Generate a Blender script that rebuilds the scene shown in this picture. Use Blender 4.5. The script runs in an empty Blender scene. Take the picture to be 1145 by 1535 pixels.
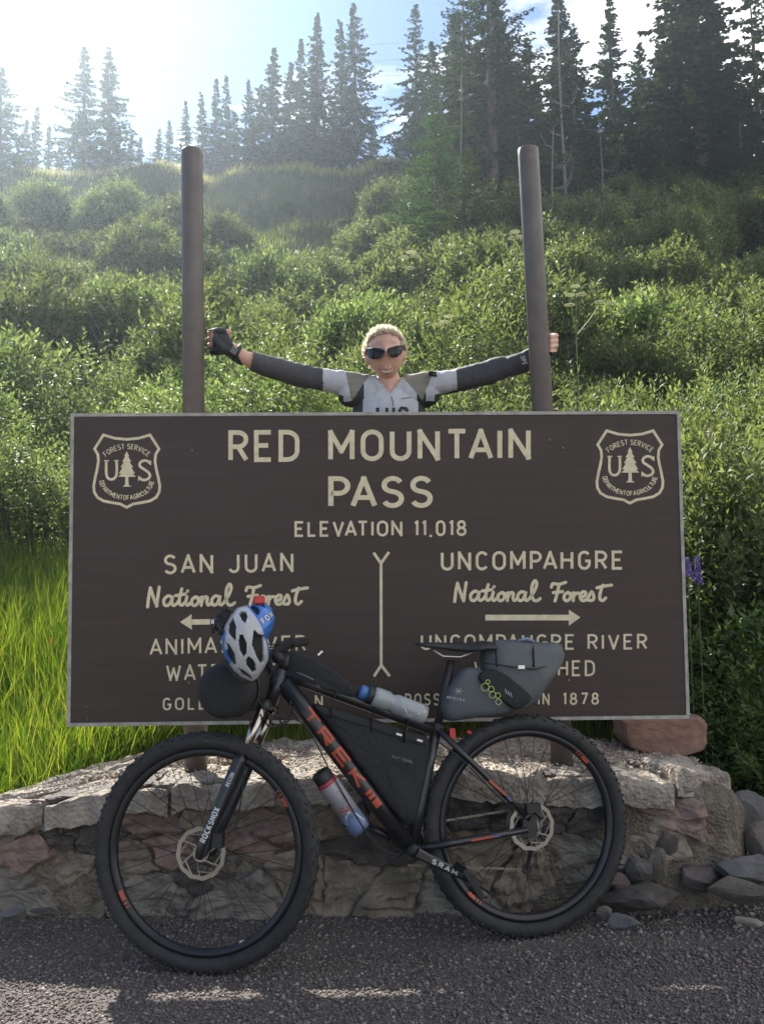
import bpy, bmesh, math, random
import numpy as np
from mathutils import Vector, Matrix, noise as mn
R = math.radians
random.seed(7)
S = bpy.context.scene
COL = S.collection

# ------------------------------------------------------------ camera
W0, H0, FPX = 1145.0, 1535.0, 1400.0
CAMZ = 1.144
cam_d = bpy.data.cameras.new('camera'); cam = bpy.data.objects.new('camera', cam_d); COL.objects.link(cam)
cam_d.sensor_fit = 'VERTICAL'; cam_d.sensor_height = 24.0; cam_d.lens = FPX / H0 * 24.0
cam_d.clip_start = 0.05; cam_d.clip_end = 1500
CM = Matrix.Translation((0, 0, CAMZ)) @ Matrix.Rotation(R(95.5), 4, 'X') @ Matrix.Rotation(R(-0.6), 4, 'Z')
cam.matrix_world = CM
S.camera = cam

# ------------------------------------------------------------ light
SUN_EL, SUN_AZ = 40.0, -27.0            # azimuth measured from +Y towards +X
w = bpy.data.worlds.new('World'); S.world = w; w.use_nodes = True
nt = w.node_tree; nt.nodes.clear()
def nn(t, tp, **kw):
    n = t.nodes.new(tp)
    for k, v in kw.items(): setattr(n, k, v)
    return n
out = nn(nt, 'ShaderNodeOutputWorld'); bg = nn(nt, 'ShaderNodeBackground')
sky = nn(nt, 'ShaderNodeTexSky', sky_type='NISHITA', sun_disc=False)
sky.sun_elevation = R(SUN_EL); sky.sun_rotation = R(SUN_AZ); sky.altitude = 3300; sky.air_density = 1.15; sky.dust_density = 0.1; sky.ozone_density = 1.0
tc = nn(nt, 'ShaderNodeTexCoord')
mp = nn(nt, 'ShaderNodeMapping'); mp.inputs['Scale'].default_value = (1.0, 1.0, 2.4); mp.inputs['Location'].default_value = (0.35, 0.1, 0.25)
nz = nn(nt, 'ShaderNodeTexNoise'); nz.inputs['Scale'].default_value = 3.1; nz.inputs['Detail'].default_value = 9; nz.inputs['Roughness'].default_value = 0.56
cr = nn(nt, 'ShaderNodeValToRGB'); cr.color_ramp.elements[0].position = 0.50; cr.color_ramp.elements[1].position = 0.60
mx = nn(nt, 'ShaderNodeMixRGB'); mx.inputs[2].default_value = (8.6, 8.5, 8.4, 1)
nt.links.new(tc.outputs['Generated'], mp.inputs[0]); nt.links.new(mp.outputs[0], nz.inputs[0]); sxp = nn(nt, 'ShaderNodeSeparateXYZ'); nt.links.new(tc.outputs['Generated'], sxp.inputs[0])
bmr = nn(nt, 'ShaderNodeMapRange'); bmr.inputs[1].default_value = -.3; bmr.inputs[2].default_value = .36; bmr.inputs[3].default_value = -.13; bmr.inputs[4].default_value = .09
nt.links.new(sxp.outputs[0], bmr.inputs[0]); bad = nn(nt, 'ShaderNodeMath', operation='ADD'); nt.links.new(nz.outputs[0], bad.inputs[0]); nt.links.new(bmr.outputs[0], bad.inputs[1]); nt.links.new(bad.outputs[0], cr.inputs[0])
nt.links.new(cr.outputs[0], mx.inputs[0]); nt.links.new(sky.outputs[0], mx.inputs[1]); nt.links.new(mx.outputs[0], bg.inputs[0])
bg.inputs[1].default_value = 0.078
nt.links.new(bg.outputs[0], out.inputs[0])
sd = bpy.data.lights.new('sun', 'SUN'); sd.energy = 5.0; sd.angle = R(0.5); sd.color = (1.0, 0.95, 0.86)
sun = bpy.data.objects.new('sun', sd); COL.objects.link(sun)
el, az = R(SUN_EL), R(SUN_AZ)
SUND = Vector((math.sin(az) * math.cos(el), math.cos(az) * math.cos(el), math.sin(el)))
sun.rotation_euler = SUND.to_track_quat('Z', 'Y').to_euler()
sun.location = (-6, 8, 14)
S.view_settings.view_transform = 'Standard'; S.view_settings.look = 'None'; S.view_settings.exposure = 1.4; S.view_settings.gamma = 1
S.render.engine = 'CYCLES'
cy = S.cycles
cy.use_denoising = True
cy.max_bounces = 7; cy.diffuse_bounces = 3; cy.glossy_bounces = 3; cy.transmission_bounces = 5; cy.transparent_max_bounces = 8; cy.volume_bounces = 0
cy.use_adaptive_sampling = True; cy.adaptive_threshold = 0.015
cy.sample_clamp_indirect = 6.0; cy.caustics_reflective = False; cy.caustics_refractive = False

# ------------------------------------------------------------ helpers
CO = CM.translation.copy(); CR = CM.to_3x3()
def ray(px, py):
    return (CR @ Vector(((px - W0 / 2) / FPX, -(py - H0 / 2) / FPX, -1.0)))
def hit(px, py, p0, n):
    d = ray(px, py); n = Vector(n)
    return CO + d * ((Vector(p0) - CO).dot(n) / d.dot(n))
def hitY(px, py, Y): return hit(px, py, (0, Y, 0), (0, 1, 0))
def proj(p):
    q = CM.inverted() @ Vector(p)
    return (W0 / 2 + FPX * q.x / -q.z, H0 / 2 - FPX * q.y / -q.z)

def lin(r, g, b):
    f = lambda c: ((c / 255 + 0.055) / 1.055) ** 2.4 if c > 10 else c / 3294
    return (f(r), f(g), f(b))
MATS = {}
def mat(name, col, rough=0.6, metal=0.0, col2=None, nscale=8, detail=6, contrast=(0.35, 0.65), bump=0.0, bscale=60, bdist=0.01, spec=0.5,
        col3=None, voro=0.0, vscale=30, coat=0, stretch=None, emit=None, seedobj=False, sheen=0, gen=False):
    if name in MATS: return MATS[name]
    m = bpy.data.materials.new(name); m.use_nodes = True; t = m.node_tree
    p = t.nodes['Principled BSDF']
    p.inputs['Base Color'].default_value = (*col, 1); p.inputs['Roughness'].default_value = rough; p.inputs['Metallic'].default_value = metal
    p.inputs['Specular IOR Level'].default_value = spec
    p.inputs['Coat Weight'].default_value = coat
    if sheen: p.inputs['Sheen Weight'].default_value = sheen
    co = nn(t, 'ShaderNodeTexCoord'); vec = co.outputs['Object']
    if seedobj:
        oi = nn(t, 'ShaderNodeObjectInfo'); ml = nn(t, 'ShaderNodeVectorMath', operation='ADD')
        sc = nn(t, 'ShaderNodeMath', operation='MULTIPLY'); sc.inputs[1].default_value = 40
        t.links.new(oi.outputs['Random'], sc.inputs[0]); t.links.new(vec, ml.inputs[0]); t.links.new(sc.outputs[0], ml.inputs[1]); vec = ml.outputs[0]
    if stretch:
        mpn = nn(t, 'ShaderNodeMapping'); mpn.inputs['Scale'].default_value = stretch; t.links.new(vec, mpn.inputs[0]); vec = mpn.outputs[0]
    if col2 is None and not gen: col2 = tuple(c * 0.78 for c in col)
    n1 = nn(t, 'ShaderNodeTexNoise'); n1.inputs['Scale'].default_value = nscale; n1.inputs['Detail'].default_value = detail; n1.inputs['Roughness'].default_value = 0.62
    t.links.new(vec, n1.inputs[0])
    r1 = nn(t, 'ShaderNodeValToRGB'); r1.color_ramp.elements[0].position = contrast[0]; r1.color_ramp.elements[1].position = contrast[1]
    r1.color_ramp.elements[0].color = (*col, 1); r1.color_ramp.elements[1].color = (*col2, 1)
    if col3:
        e = r1.color_ramp.elements.new(min(0.95, contrast[1] + 0.12)); e.color = (*col3, 1)
    t.links.new(n1.outputs[0], r1.inputs[0]); t.links.new(r1.outputs[0], p.inputs['Base Color'])
    if bump:
        n2 = nn(t, 'ShaderNodeTexNoise'); n2.inputs['Scale'].default_value = bscale; n2.inputs['Detail'].default_value = 8; n2.inputs['Roughness'].default_value = 0.65
        t.links.new(vec, n2.inputs[0]); h = n2.outputs[0]
        if voro:
            v = nn(t, 'ShaderNodeTexVoronoi'); v.inputs['Scale'].default_value = vscale; t.links.new(vec, v.inputs[0])
            mm = nn(t, 'ShaderNodeMath', operation='MULTIPLY'); mm.inputs[1].default_value = voro; t.links.new(v.outputs[0], mm.inputs[0])
            aa = nn(t, 'ShaderNodeMath', operation='ADD'); t.links.new(mm.outputs[0], aa.inputs[0]); t.links.new(h, aa.inputs[1]); h = aa.outputs[0]
        b = nn(t, 'ShaderNodeBump'); b.inputs['Strength'].default_value = bump; b.inputs['Distance'].default_value = bdist
        t.links.new(h, b.inputs['Height']); t.links.new(b.outputs[0], p.inputs['Normal'])
    MATS[name] = m
    return m

def leafmat(name, c1, c2, c3, trans=0.45, rough=0.42, spec=0.5, tint=(1.5, 1.5, 0.6)):
    """leaf: glossy front, light passes through; colour varies by leaf and by plant"""
    m = bpy.data.materials.new(name); m.use_nodes = True; t = m.node_tree
    p = t.nodes['Principled BSDF']; o = t.nodes['Material Output']
    g = nn(t, 'ShaderNodeNewGeometry'); oi = nn(t, 'ShaderNodeObjectInfo')
    r = nn(t, 'ShaderNodeValToRGB'); r.color_ramp.elements[0].color = (*c1, 1); r.color_ramp.elements[1].color = (*c3, 1)
    e = r.color_ramp.elements.new(0.55); e.color = (*c2, 1)
    t.links.new(g.outputs['Random Per Island'], r.inputs[0])
    h = nn(t, 'ShaderNodeHueSaturation'); mr = nn(t, 'ShaderNodeMapRange'); mr.inputs[3].default_value = 0.475; mr.inputs[4].default_value = 0.52
    mv = nn(t, 'ShaderNodeMapRange'); mv.inputs[3].default_value = 0.75; mv.inputs[4].default_value = 1.25
    t.links.new(oi.outputs['Random'], mr.inputs[0]); t.links.new(mr.outputs[0], h.inputs['Hue'])
    t.links.new(oi.outputs['Random'], mv.inputs[0]); t.links.new(mv.outputs[0], h.inputs['Value'])
    t.links.new(r.outputs[0], h.inputs['Color']); t.links.new(h.outputs[0], p.inputs['Base Color'])
    p.inputs['Roughness'].default_value = rough; p.inputs['Specular IOR Level'].default_value = spec
    tr = nn(t, 'ShaderNodeBsdfTranslucent'); mu = nn(t, 'ShaderNodeMixRGB', blend_type='MULTIPLY'); mu.inputs[0].default_value = 1; mu.inputs[2].default_value = (*tint, 1)
    t.links.new(h.outputs[0], mu.inputs[1]); t.links.new(mu.outputs[0], tr.inputs[0])
    ms = nn(t, 'ShaderNodeMixShader'); ms.inputs[0].default_value = trans
    t.links.new(p.outputs[0], ms.inputs[1]); t.links.new(tr.outputs[0], ms.inputs[2]); t.links.new(ms.outputs[0], o.inputs[0])
    MATS[name] = m
    return m

class MB:
    def __init__(s): s.v = []; s.f = []; s.m = []
    def add(s, vs, fs, mi=0):
        o = len(s.v); s.v += [tuple(x) for x in vs]; s.f += [tuple(i + o for i in f) for f in fs]; s.m += [mi] * len(fs); return s
    def box(s, c, sx, sy, sz, M=None, mi=0):
        vs = [Vector((x * sx / 2, y * sy / 2, z * sz / 2)) for x in (-1, 1) for y in (-1, 1) for z in (-1, 1)]
        vs = [(M @ q if M else q) + Vector(c) for q in vs]
        return s.add(vs, [(0, 1, 3, 2), (4, 6, 7, 5), (0, 4, 5, 1), (2, 3, 7, 6), (0, 2, 6, 4), (1, 5, 7, 3)], mi)
    def tube(s, pts, rad, n=8, caps=True, mi=0, flat=1.0, up=None, closed=False):
        pts = [Vector(p) for p in pts]
        if not isinstance(rad, (list, tuple)): rad = [rad] * len(pts)
        rings = []; prev = None
        for i, p in enumerate(pts):
            if closed: d = pts[(i + 1) % len(pts)] - pts[i - 1]
            else: d = pts[min(i + 1, len(pts) - 1)] - pts[max(i - 1, 0)]
            d = d.normalized() if d.length > 1e-9 else Vector((0, 0, 1))
            if prev is None:
                u = Vector(up) if up else (Vector((0, 0, 1)) if abs(d.z) < 0.9 else Vector((0, 1, 0)))
            else: u = prev
            a = (u - d * u.dot(d)).normalized(); prev = a; b = d.cross(a)
            rings.append([p + (a * math.cos(t) * rad[i] + b * math.sin(t) * rad[i] * flat) for t in [2 * math.pi * k / n for k in range(n)]])
        vs = [q for r_ in rings for q in r_]; fs = []
        L = len(rings)
        for i in range(L if closed else L - 1):
            for k in range(n):
                j = (i + 1) % L
                fs.append((i * n + k, i * n + (k + 1) % n, j * n + (k + 1) % n, j * n + k))
        if caps and not closed:
            fs.append(tuple(range(n - 1, -1, -1))); fs.append(tuple((L - 1) * n + k for k in range(n)))
        return s.add(vs, fs, mi)
    def lathe(s, prof, M, n=24, mi=0):
        """prof: (radius, height) pairs about local z; M places it"""
        vs = []; fs = []
        for r_, h in prof:
            for k in range(n):
                a = 2 * math.pi * k / n; vs.append(M @ Vector((r_ * math.cos(a), r_ * math.sin(a), h)))
        for i in range(len(prof) - 1):
            for k in range(n): fs.append((i * n + k, i * n + (k + 1) % n, (i + 1) * n + (k + 1) % n, (i + 1) * n + k))
        if prof[0][0] > 1e-5: fs.append(tuple(range(n - 1, -1, -1)))
        if prof[-1][0] > 1e-5: fs.append(tuple((len(prof) - 1) * n + k for k in range(n)))
        return s.add(vs, fs, mi)
    def prism(s, poly, n, d0, d1, mi=0):
        """closed 3D polygon extruded along n from d0 to d1"""
        n = Vector(n); L = len(poly)
        vs = [Vector(p) + n * d0 for p in poly] + [Vector(p) + n * d1 for p in poly]
        fs = [tuple(range(L)), tuple(range(2 * L - 1, L - 1, -1))] + [(i, (i + 1) % L, L + (i + 1) % L, L + i) for i in range(L)]
        return s.add(vs, fs, mi)
    def ball(s, c, rx, ry=None, rz=None, M=None, n=12, mi=0):
        ry = ry or rx; rz = rz or rx; vs = []; fs = []; c = Vector(c)
        for i in range(n + 1):
            th = math.pi * i / n
            for k in range(n * 2):
                ph = math.pi * k / n
                q = Vector((rx * math.sin(th) * math.cos(ph), ry * math.sin(th) * math.sin(ph), rz * math.cos(th)))
                vs.append((M @ q if M else q) + c)
        for i in range(n):
            for k in range(2 * n): fs.append((i * 2 * n + k, (i + 1) * 2 * n + k, (i + 1) * 2 * n + (k + 1) % (2 * n), i * 2 * n + (k + 1) % (2 * n)))
        return s.add(vs, fs, mi)
    def mesh(s, name, mats, smooth=False, merge=False):
        me = bpy.data.meshes.new(name); me.from_pydata(s.v, [], s.f)
        if not isinstance(mats, (list, tuple)): mats = [mats]
        for m in mats: me.materials.append(m)
        if len(mats) > 1: me.polygons.foreach_set('material_index', s.m)
        if smooth: me.polygons.foreach_set('use_smooth', [True] * len(me.polygons))
        if merge:
            b = bmesh.new(); b.from_mesh(me); bmesh.ops.remove_doubles(b, verts=b.verts, dist=1e-5); bmesh.ops.recalc_face_normals(b, faces=b.faces); b.to_mesh(me); b.free()
        me.update()
        return me
    def build(s, name, mats, parent=None, smooth=False, merge=False, **tags):
        o = bpy.data.objects.new(name, s.mesh(name, mats, smooth, merge)); COL.objects.link(o)
        if parent: setpar(o, parent)
        for k, v in tags.items(): o[k] = v
        return o
def setpar(o, parent):
    o.parent = parent; o.matrix_parent_inverse = world_of(parent).inverted()
def world_of(o):
    if o.parent: return world_of(o.parent) @ o.matrix_parent_inverse @ o.matrix_basis
    return o.matrix_basis.copy()
def thing(name, loc, label, cat, group=None):
    o = bpy.data.objects.new(name, None); COL.objects.link(o); o.location = loc; o.empty_display_size = 0.1
    o['label'] = label; o['category'] = cat
    if group: o['group'] = group
    return o
def tag(o, label, cat, group=None):
    o['label'] = label; o['category'] = cat
    if group: o['group'] = group
    return o
def npmesh(name, V, F, material, smooth=False):
    me = bpy.data.meshes.new(name); k = F.shape[1]
    me.vertices.add(len(V)); me.vertices.foreach_set('co', V.astype(np.float32).ravel())
    me.loops.add(F.size); me.loops.foreach_set('vertex_index', F.astype(np.int32).ravel())
    me.polygons.add(len(F)); me.polygons.foreach_set('loop_start', np.arange(len(F), dtype=np.int32) * k)
    me.polygons.foreach_set('loop_total', np.full(len(F), k, dtype=np.int32))
    if smooth: me.polygons.foreach_set('use_smooth', np.ones(len(F), dtype=bool))
    me.materials.append(material); me.update(calc_edges=True); me.validate()
    return me
def smooth01(t): t = max(0.0, min(1.0, t)); return t * t * (3 - 2 * t)
def interp(x, xs, ys): return float(np.interp(x, xs, ys))
def frac(p, s=1.0, o=4): return mn.fractal(Vector(p) * s, 1.0, 2.0, o)
# ------------------------------------------------------------ ground and hillside
def ledge(x, y):
    """0 on the open side with the steep bank, 1 on the side where the slope runs up into the trees"""
    return smooth01((x / max(y, 1.0) - 0.015) / 0.07)
YL = [-60, 3.2, 3.5, 4.1, 5, 6, 8, 10, 15, 20, 26, 33, 35.5, 38, 41.0, 43, 48, 60, 90, 300, 700]
ZL = [-.3, .0, .035, .28, .60, .98, 1.62, 2.15, 4.0, 6.2, 9.5, 14.0, 15.6, 18.4, 21.3, 22.0, 22.5, 23, 23.5, 20, 20]
ZR = [-.3, .0, .035, .22, .45, .80, 1.45, 2.15, 4.3, 6.9, 10.3, 14.2, 15.8, 17.3, 19.0, 20.0, 22.3, 26, 29, 30, 30]
def gz(x, y):
    k = ledge(x, y)
    z = interp(y, YL, ZL) * (1 - k) + interp(y, YL, ZR) * k
    if y > 4: z += frac((x, y, 0), 0.22, 3) * min(1.0, (y - 4) / 12) * 0.7 + frac((x, y, 5), 0.9, 3) * min(.18, (y - 4) * .03)
    if y > 34 and k < 1: z += (1 - k) * (0.5 * frac((x, 3, 9), 0.16, 3) - 0.05 * max(0, -x - 1.5) - .25) * smooth01((y - 34) / 6)
    return z
def axis(parts):
    r = []
    for a, b, n in parts: r += list(np.linspace(a, b, n, endpoint=False))
    return r + [parts[-1][1]]
gx = axis([(-150, -60, 6), (-60, -24, 14), (-24, 26, 130), (26, 60, 14), (60, 150, 6)])
gy = axis([(-60, 0, 8), (0, 4, 24), (4, 20, 60), (20, 50, 90), (50, 90, 20), (90, 130, 4)])
V = np.array([[x, y, gz(x, y)] for y in gy for x in gx]); nx = len(gx)
F = np.array([[j * nx + i, j * nx + i + 1, (j + 1) * nx + i + 1, (j + 1) * nx + i] for j in range(len(gy) - 1) for i in range(nx - 1)])
def groundmat():
    m = bpy.data.materials.new('ground'); m.use_nodes = True; t = m.node_tree; p = t.nodes['Principled BSDF']
    co = nn(t, 'ShaderNodeTexCoord'); sep = nn(t, 'ShaderNodeSeparateXYZ'); t.links.new(co.outputs['Object'], sep.inputs[0])
    def ramp(scale, c, pos, det=8):
        n = nn(t, 'ShaderNodeTexNoise'); n.inputs['Scale'].default_value = scale; n.inputs['Detail'].default_value = det; n.inputs['Roughness'].default_value = .65
        t.links.new(co.outputs['Object'], n.inputs[0]); r = nn(t, 'ShaderNodeValToRGB'); t.links.new(n.outputs[0], r.inputs[0])
        r.color_ramp.elements[0].position, r.color_ramp.elements[1].position = pos
        r.color_ramp.elements[0].color = (*c[0], 1); r.color_ramp.elements[1].color = (*c[1], 1)
        return r.outputs[0], n.outputs[0]
    g1, h1 = ramp(140, ((.07, .057, .050), (.17, .143, .125)), (.35, .7))
    s1, h2 = ramp(3.5, ((.032, .05, .016), (.085, .075, .04)), (.42, .68))
    vo = nn(t, 'ShaderNodeTexVoronoi'); vo.inputs['Scale'].default_value = 120; t.links.new(co.outputs['Object'], vo.inputs[0])
    mr = nn(t, 'ShaderNodeMapRange'); mr.inputs[1].default_value = 3.9; mr.inputs[2].default_value = 4.2; t.links.new(sep.outputs[1], mr.inputs[0])
    mx = nn(t, 'ShaderNodeMixRGB'); t.links.new(mr.outputs[0], mx.inputs[0]); t.links.new(g1, mx.inputs[1]); t.links.new(s1, mx.inputs[2])
    t.links.new(mx.outputs[0], p.inputs['Base Color']); p.inputs['Roughness'].default_value = .92
    ad = nn(t, 'ShaderNodeMath', operation='ADD'); t.links.new(h1, ad.inputs[0]); t.links.new(vo.outputs[0], ad.inputs[1])
    b = nn(t, 'ShaderNodeBump'); b.inputs['Strength'].default_value = .9; b.inputs['Distance'].default_value = .006
    t.links.new(ad.outputs[0], b.inputs['Height']); t.links.new(b.outputs[0], p.inputs['Normal'])
    return m
V_ground_min = V[:, 2].min()
g = bpy.data.objects.new('ground', npmesh('ground', V, F, groundmat(), True)); COL.objects.link(g); g['kind'] = 'structure'

# loose gravel grains
rs = np.random.RandomState(3)
def grains(n, x0, x1, y0, y1, s0, s1, seed):
    rs = np.random.RandomState(seed)
    P = np.stack([rs.uniform(x0, x1, n), rs.uniform(y0, y1, n)], 1)
    Z = np.array([gz(x, y) for x, y in P])
    s = s0 + (s1 - s0) * rs.rand(n) ** 2
    base = np.array([[1, 0, 0], [0, 1, 0], [-1, 0, 0], [0, -1, 0], [0, 0, 1], [0, 0, -1]], float)
    Vv = base[None] * s[:, None, None] * (0.7 + 0.6 * rs.rand(n, 6, 1)) * np.stack([np.ones(n), 0.6 + .4 * rs.rand(n), .45 + .3 * rs.rand(n)], 1)[:, None]
    Vv += rs.normal(0, .12, Vv.shape) * s[:, None, None]
    a = rs.uniform(0, 6.28, n); tl = rs.uniform(-.5, .5, n)
    x = Vv[..., 0] * np.cos(tl)[:, None] - Vv[..., 2] * np.sin(tl)[:, None]; z = Vv[..., 0] * np.sin(tl)[:, None] + Vv[..., 2] * np.cos(tl)[:, None]
    xx = x * np.cos(a)[:, None] - Vv[..., 1] * np.sin(a)[:, None]; yy = x * np.sin(a)[:, None] + Vv[..., 1] * np.cos(a)[:, None]
    Vv = np.stack([xx + P[:, 0:1], yy + P[:, 1:2], z + Z[:, None] + (s * .25)[:, None]], 2)
    f = np.array([[0, 1, 4], [1, 2, 4], [2, 3, 4], [3, 0, 4], [1, 0, 5], [2, 1, 5], [3, 2, 5], [0, 3, 5]])
    return Vv.reshape(-1, 3), (f[None] + (np.arange(n) * 6)[:, None, None]).reshape(-1, 3)
def isl_mat(name, cols, rough=.8, bump=.3, bs=200):
    m = bpy.data.materials.new(name); m.use_nodes = True; t = m.node_tree; p = t.nodes['Principled BSDF']
    g = nn(t, 'ShaderNodeNewGeometry'); r = nn(t, 'ShaderNodeValToRGB')
    r.color_ramp.elements[0].color = (*cols[0], 1); r.color_ramp.elements[1].color = (*cols[-1], 1)
    for i, c in enumerate(cols[1:-1]):
        e = r.color_ramp.elements.new((i + 1) / (len(cols) - 1)); e.color = (*c, 1)
    t.links.new(g.outputs['Random Per Island'], r.inputs[0]); t.links.new(r.outputs[0], p.inputs['Base Color']); p.inputs['Roughness'].default_value = rough
    return m
GR = isl_mat('gravel grain', [(.066, .054, .048), (.105, .088, .078), (.13, .11, .097), (.18, .155, .137), (.15, .115, .095), (.36, .32, .28)])
V1, F1 = grains(52000, -1.75, 1.95, 2.35, 3.62, .0034, .0085, 1)
V2, F2 = grains(9000, -3.2, 3.2, 1.2, 3.6, .004, .012, 2)
o = bpy.data.objects.new('gravel', npmesh('gravel', np.vstack([V1, V2]), np.vstack([F1, F2 + len(V1)]), GR)); COL.objects.link(o); o['kind'] = 'stuff'

# ------------------------------------------------------------ stone wall
M_STONE = {
 'g': mat('grey stone', (.27, .24, .20), .85, col2=(.14, .12, .10), col3=(.38, .35, .30), nscale=9, bump=.7, bscale=45, bdist=.012, voro=.3, vscale=55),
 'd': mat('dark stone', (.11, .09, .078), .85, col2=(.05, .042, .037), col3=(.18, .155, .13), nscale=11, bump=.7, bscale=40, bdist=.012),
 'r': mat('reddish stone', (.29, .20, .16), .82, col2=(.16, .11, .09), col3=(.38, .29, .24), nscale=8, bump=.6, bscale=40, bdist=.011),
 't': mat('tan stone', (.30, .24, .18), .85, col2=(.15, .12, .09), col3=(.40, .34, .27), nscale=9, bump=.7, bscale=50, bdist=.012),
 'o': mat('ochre stone', (.17, .105, .045), .85, col2=(.09, .065, .04), nscale=12, bump=.5, bscale=50),
 'c': mat('weathered pale capstone', (.46, .395, .32), .9, col2=(.22, .18, .145), col3=(.56, .50, .42), nscale=7, contrast=(.4, .62), bump=1.0, bscale=38, bdist=.02, voro=.6, vscale=60),
}
M_MORT = mat('old mortar', (.26, .215, .16), .95, col2=(.10, .08, .062), col3=(.36, .31, .25), nscale=14, bump=1.0, bscale=70, bdist=.015, voro=.8, vscale=70)
WX0, WX1 = -2.35, 1.355
def wall_top(x): return interp(x, [-2.4, -1.75, -1.42, -1.15, -0.9, 0, .9, 1.15, 1.30, 1.37], [.30, .36, .42, .47, .505, .53, .515, .49, .46, .38])
def wall_back(x): return interp(x, [-2.4, -1.75, -1.45, -1.2, -1.0, -.8, 1.0, 1.26, 1.37], [3.62, 3.66, 3.66, 3.95, 4.2, 4.28, 4.27, 4.22, 4.0])
def wall_front(x): return interp(x, [-2.4, -1.5, 1.0, 1.25, 1.37], [3.42, 3.45, 3.46, 3.49, 3.62])
wall = thing('stone_wall', (0, 3.8, 0), 'low mortared rubble stone wall with sunlit pale top beneath the big brown sign', 'stone wall')
b = MB(); NX, NP = 150, 44
rings = []
for i in range(NX + 1):
    x = WX0 + (WX1 - WX0) * i / NX
    f, k, z = wall_front(x) + .014, wall_back(x), wall_top(x) - .022
    prof = [(f, -.1), (f, z - .04), (f + .03, z), (k - .03, z + .012), (k, z - .04), (k, -.1)]
    pts = []
    L = [0]
    for a, c in zip(prof, prof[1:]): L.append(L[-1] + math.dist(a, c))
    for q in range(NP + 1):
        s_ = L[-1] * q / NP
        pts.append((interp(s_, L, [p[0] for p in prof]), interp(s_, L, [p[1] for p in prof])))
    for (y, zz) in pts:
        q = Vector((x, y, zz)); d = frac(q, 9, 4) * .016 + frac(q, 34, 3) * .007
        d += frac(q, 3.2, 2) * .02 * smooth01((x - .9) / .25) 
        n = Vector((0, -1, 0)) if abs(y - f) < .03 and zz < z else Vector((0, 0, 1))
        b.v.append(tuple(q + n * d))
for i in range(NX):
    for q in range(NP): b.f.append((i * (NP + 1) + q, i * (NP + 1) + q + 1, (i + 1) * (NP + 1) + q + 1, (i + 1) * (NP + 1) + q)); b.m.append(0)
b.f.append(tuple(range(NP, -1, -1))); b.m.append(0); b.f.append(tuple(NX * (NP + 1) + q for q in range(NP + 1))); b.m.append(0)
b.build('mortar_core', M_MORT, wall, True)

def rockmesh(poly, Y, depth, prot, seed, segs=44, amp=.017, taper=.9, name='stone', top_flat=False):
    """outline in world (x, z) at the face Y; domed and chipped face, sides run back by depth"""
    rnd = random.Random(seed)
    c = Vector((sum(p[0] for p in poly) / len(poly), sum(p[1] for p in poly) / len(poly)))
    P = [Vector(p) for p in poly]; L = [0]
    for i in range(len(P)): L.append(L[-1] + (P[(i + 1) % len(P)] - P[i]).length)
    out_ = []
    for k in range(segs):
        s_ = L[-1] * k / segs
        for i in range(len(P)):
            if L[i] <= s_ < L[i + 1]:
                t = (s_ - L[i]) / (L[i + 1] - L[i]); out_.append(P[i].lerp(P[(i + 1) % len(P)], t)); break
    # soften corners
    out_ = [(out_[k - 1] + out_[k] * 4 + out_[(k + 1) % len(out_)]) / 6 for k in range(len(out_))]
    out_ = [q + (q - c) * (.10 * mn.noise(Vector((q.x * 14 + seed, q.y * 14, seed))) + .03) for q in out_]
    n = len(out_); b = MB()
    rings = [(1.0, depth), (1.0, depth * .55), (1.0, depth * .22), (1.0, .012), (.975, -prot * .45), (.94, -prot * .8), (.86, -prot), (.74, -prot), (.6, -prot), (.45, -prot), (.3, -prot * 1.02), (.15, -prot * 1.05)]
    tx, tz = rnd.uniform(-.12, .12), rnd.uniform(-.12, .12)
    for sc, dy in rings:
        for p in out_:
            q = c + (p - c) * sc
            tilt = (q.x - c.x) * tx + (q.y - c.y) * tz if sc < 1 else 0
            v = Vector((q.x, Y + dy + tilt, q.y)); d = (abs(mn.noise(Vector((v.x * 9 + seed, v.y * 9, v.z * 22)))) - .25) * amp * 1.8 + frac(v + Vector((seed, 3, 0)), 20, 4) * amp * .8; d = math.floor(d / .004) * .002 + d * .5
            nrm = Vector((p.x - c.x, 0, p.y - c.y)).normalized()
            v += nrm * d * (1.0 if sc > .9 else .2) + Vector((0, -1, 0)) * d * (1.2 if sc < .99 else 0)
            b.v.append(tuple(v))
    for i in range(len(rings) - 1):
        for k in range(n): b.f.append((i * n + k, (i + 1) * n + k, (i + 1) * n + (k + 1) % n, i * n + (k + 1) % n)); b.m.append(0)
    b.v.append((c.x, Y - prot * 1.05, c.y)); ci = len(b.v) - 1
    for k in range(n): b.f.append(((len(rings) - 1) * n + k, ci, (len(rings) - 1) * n + (k + 1) % n)); b.m.append(0)
    b.f.append(tuple(range(n))); b.m.append(0)
    return b

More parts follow.
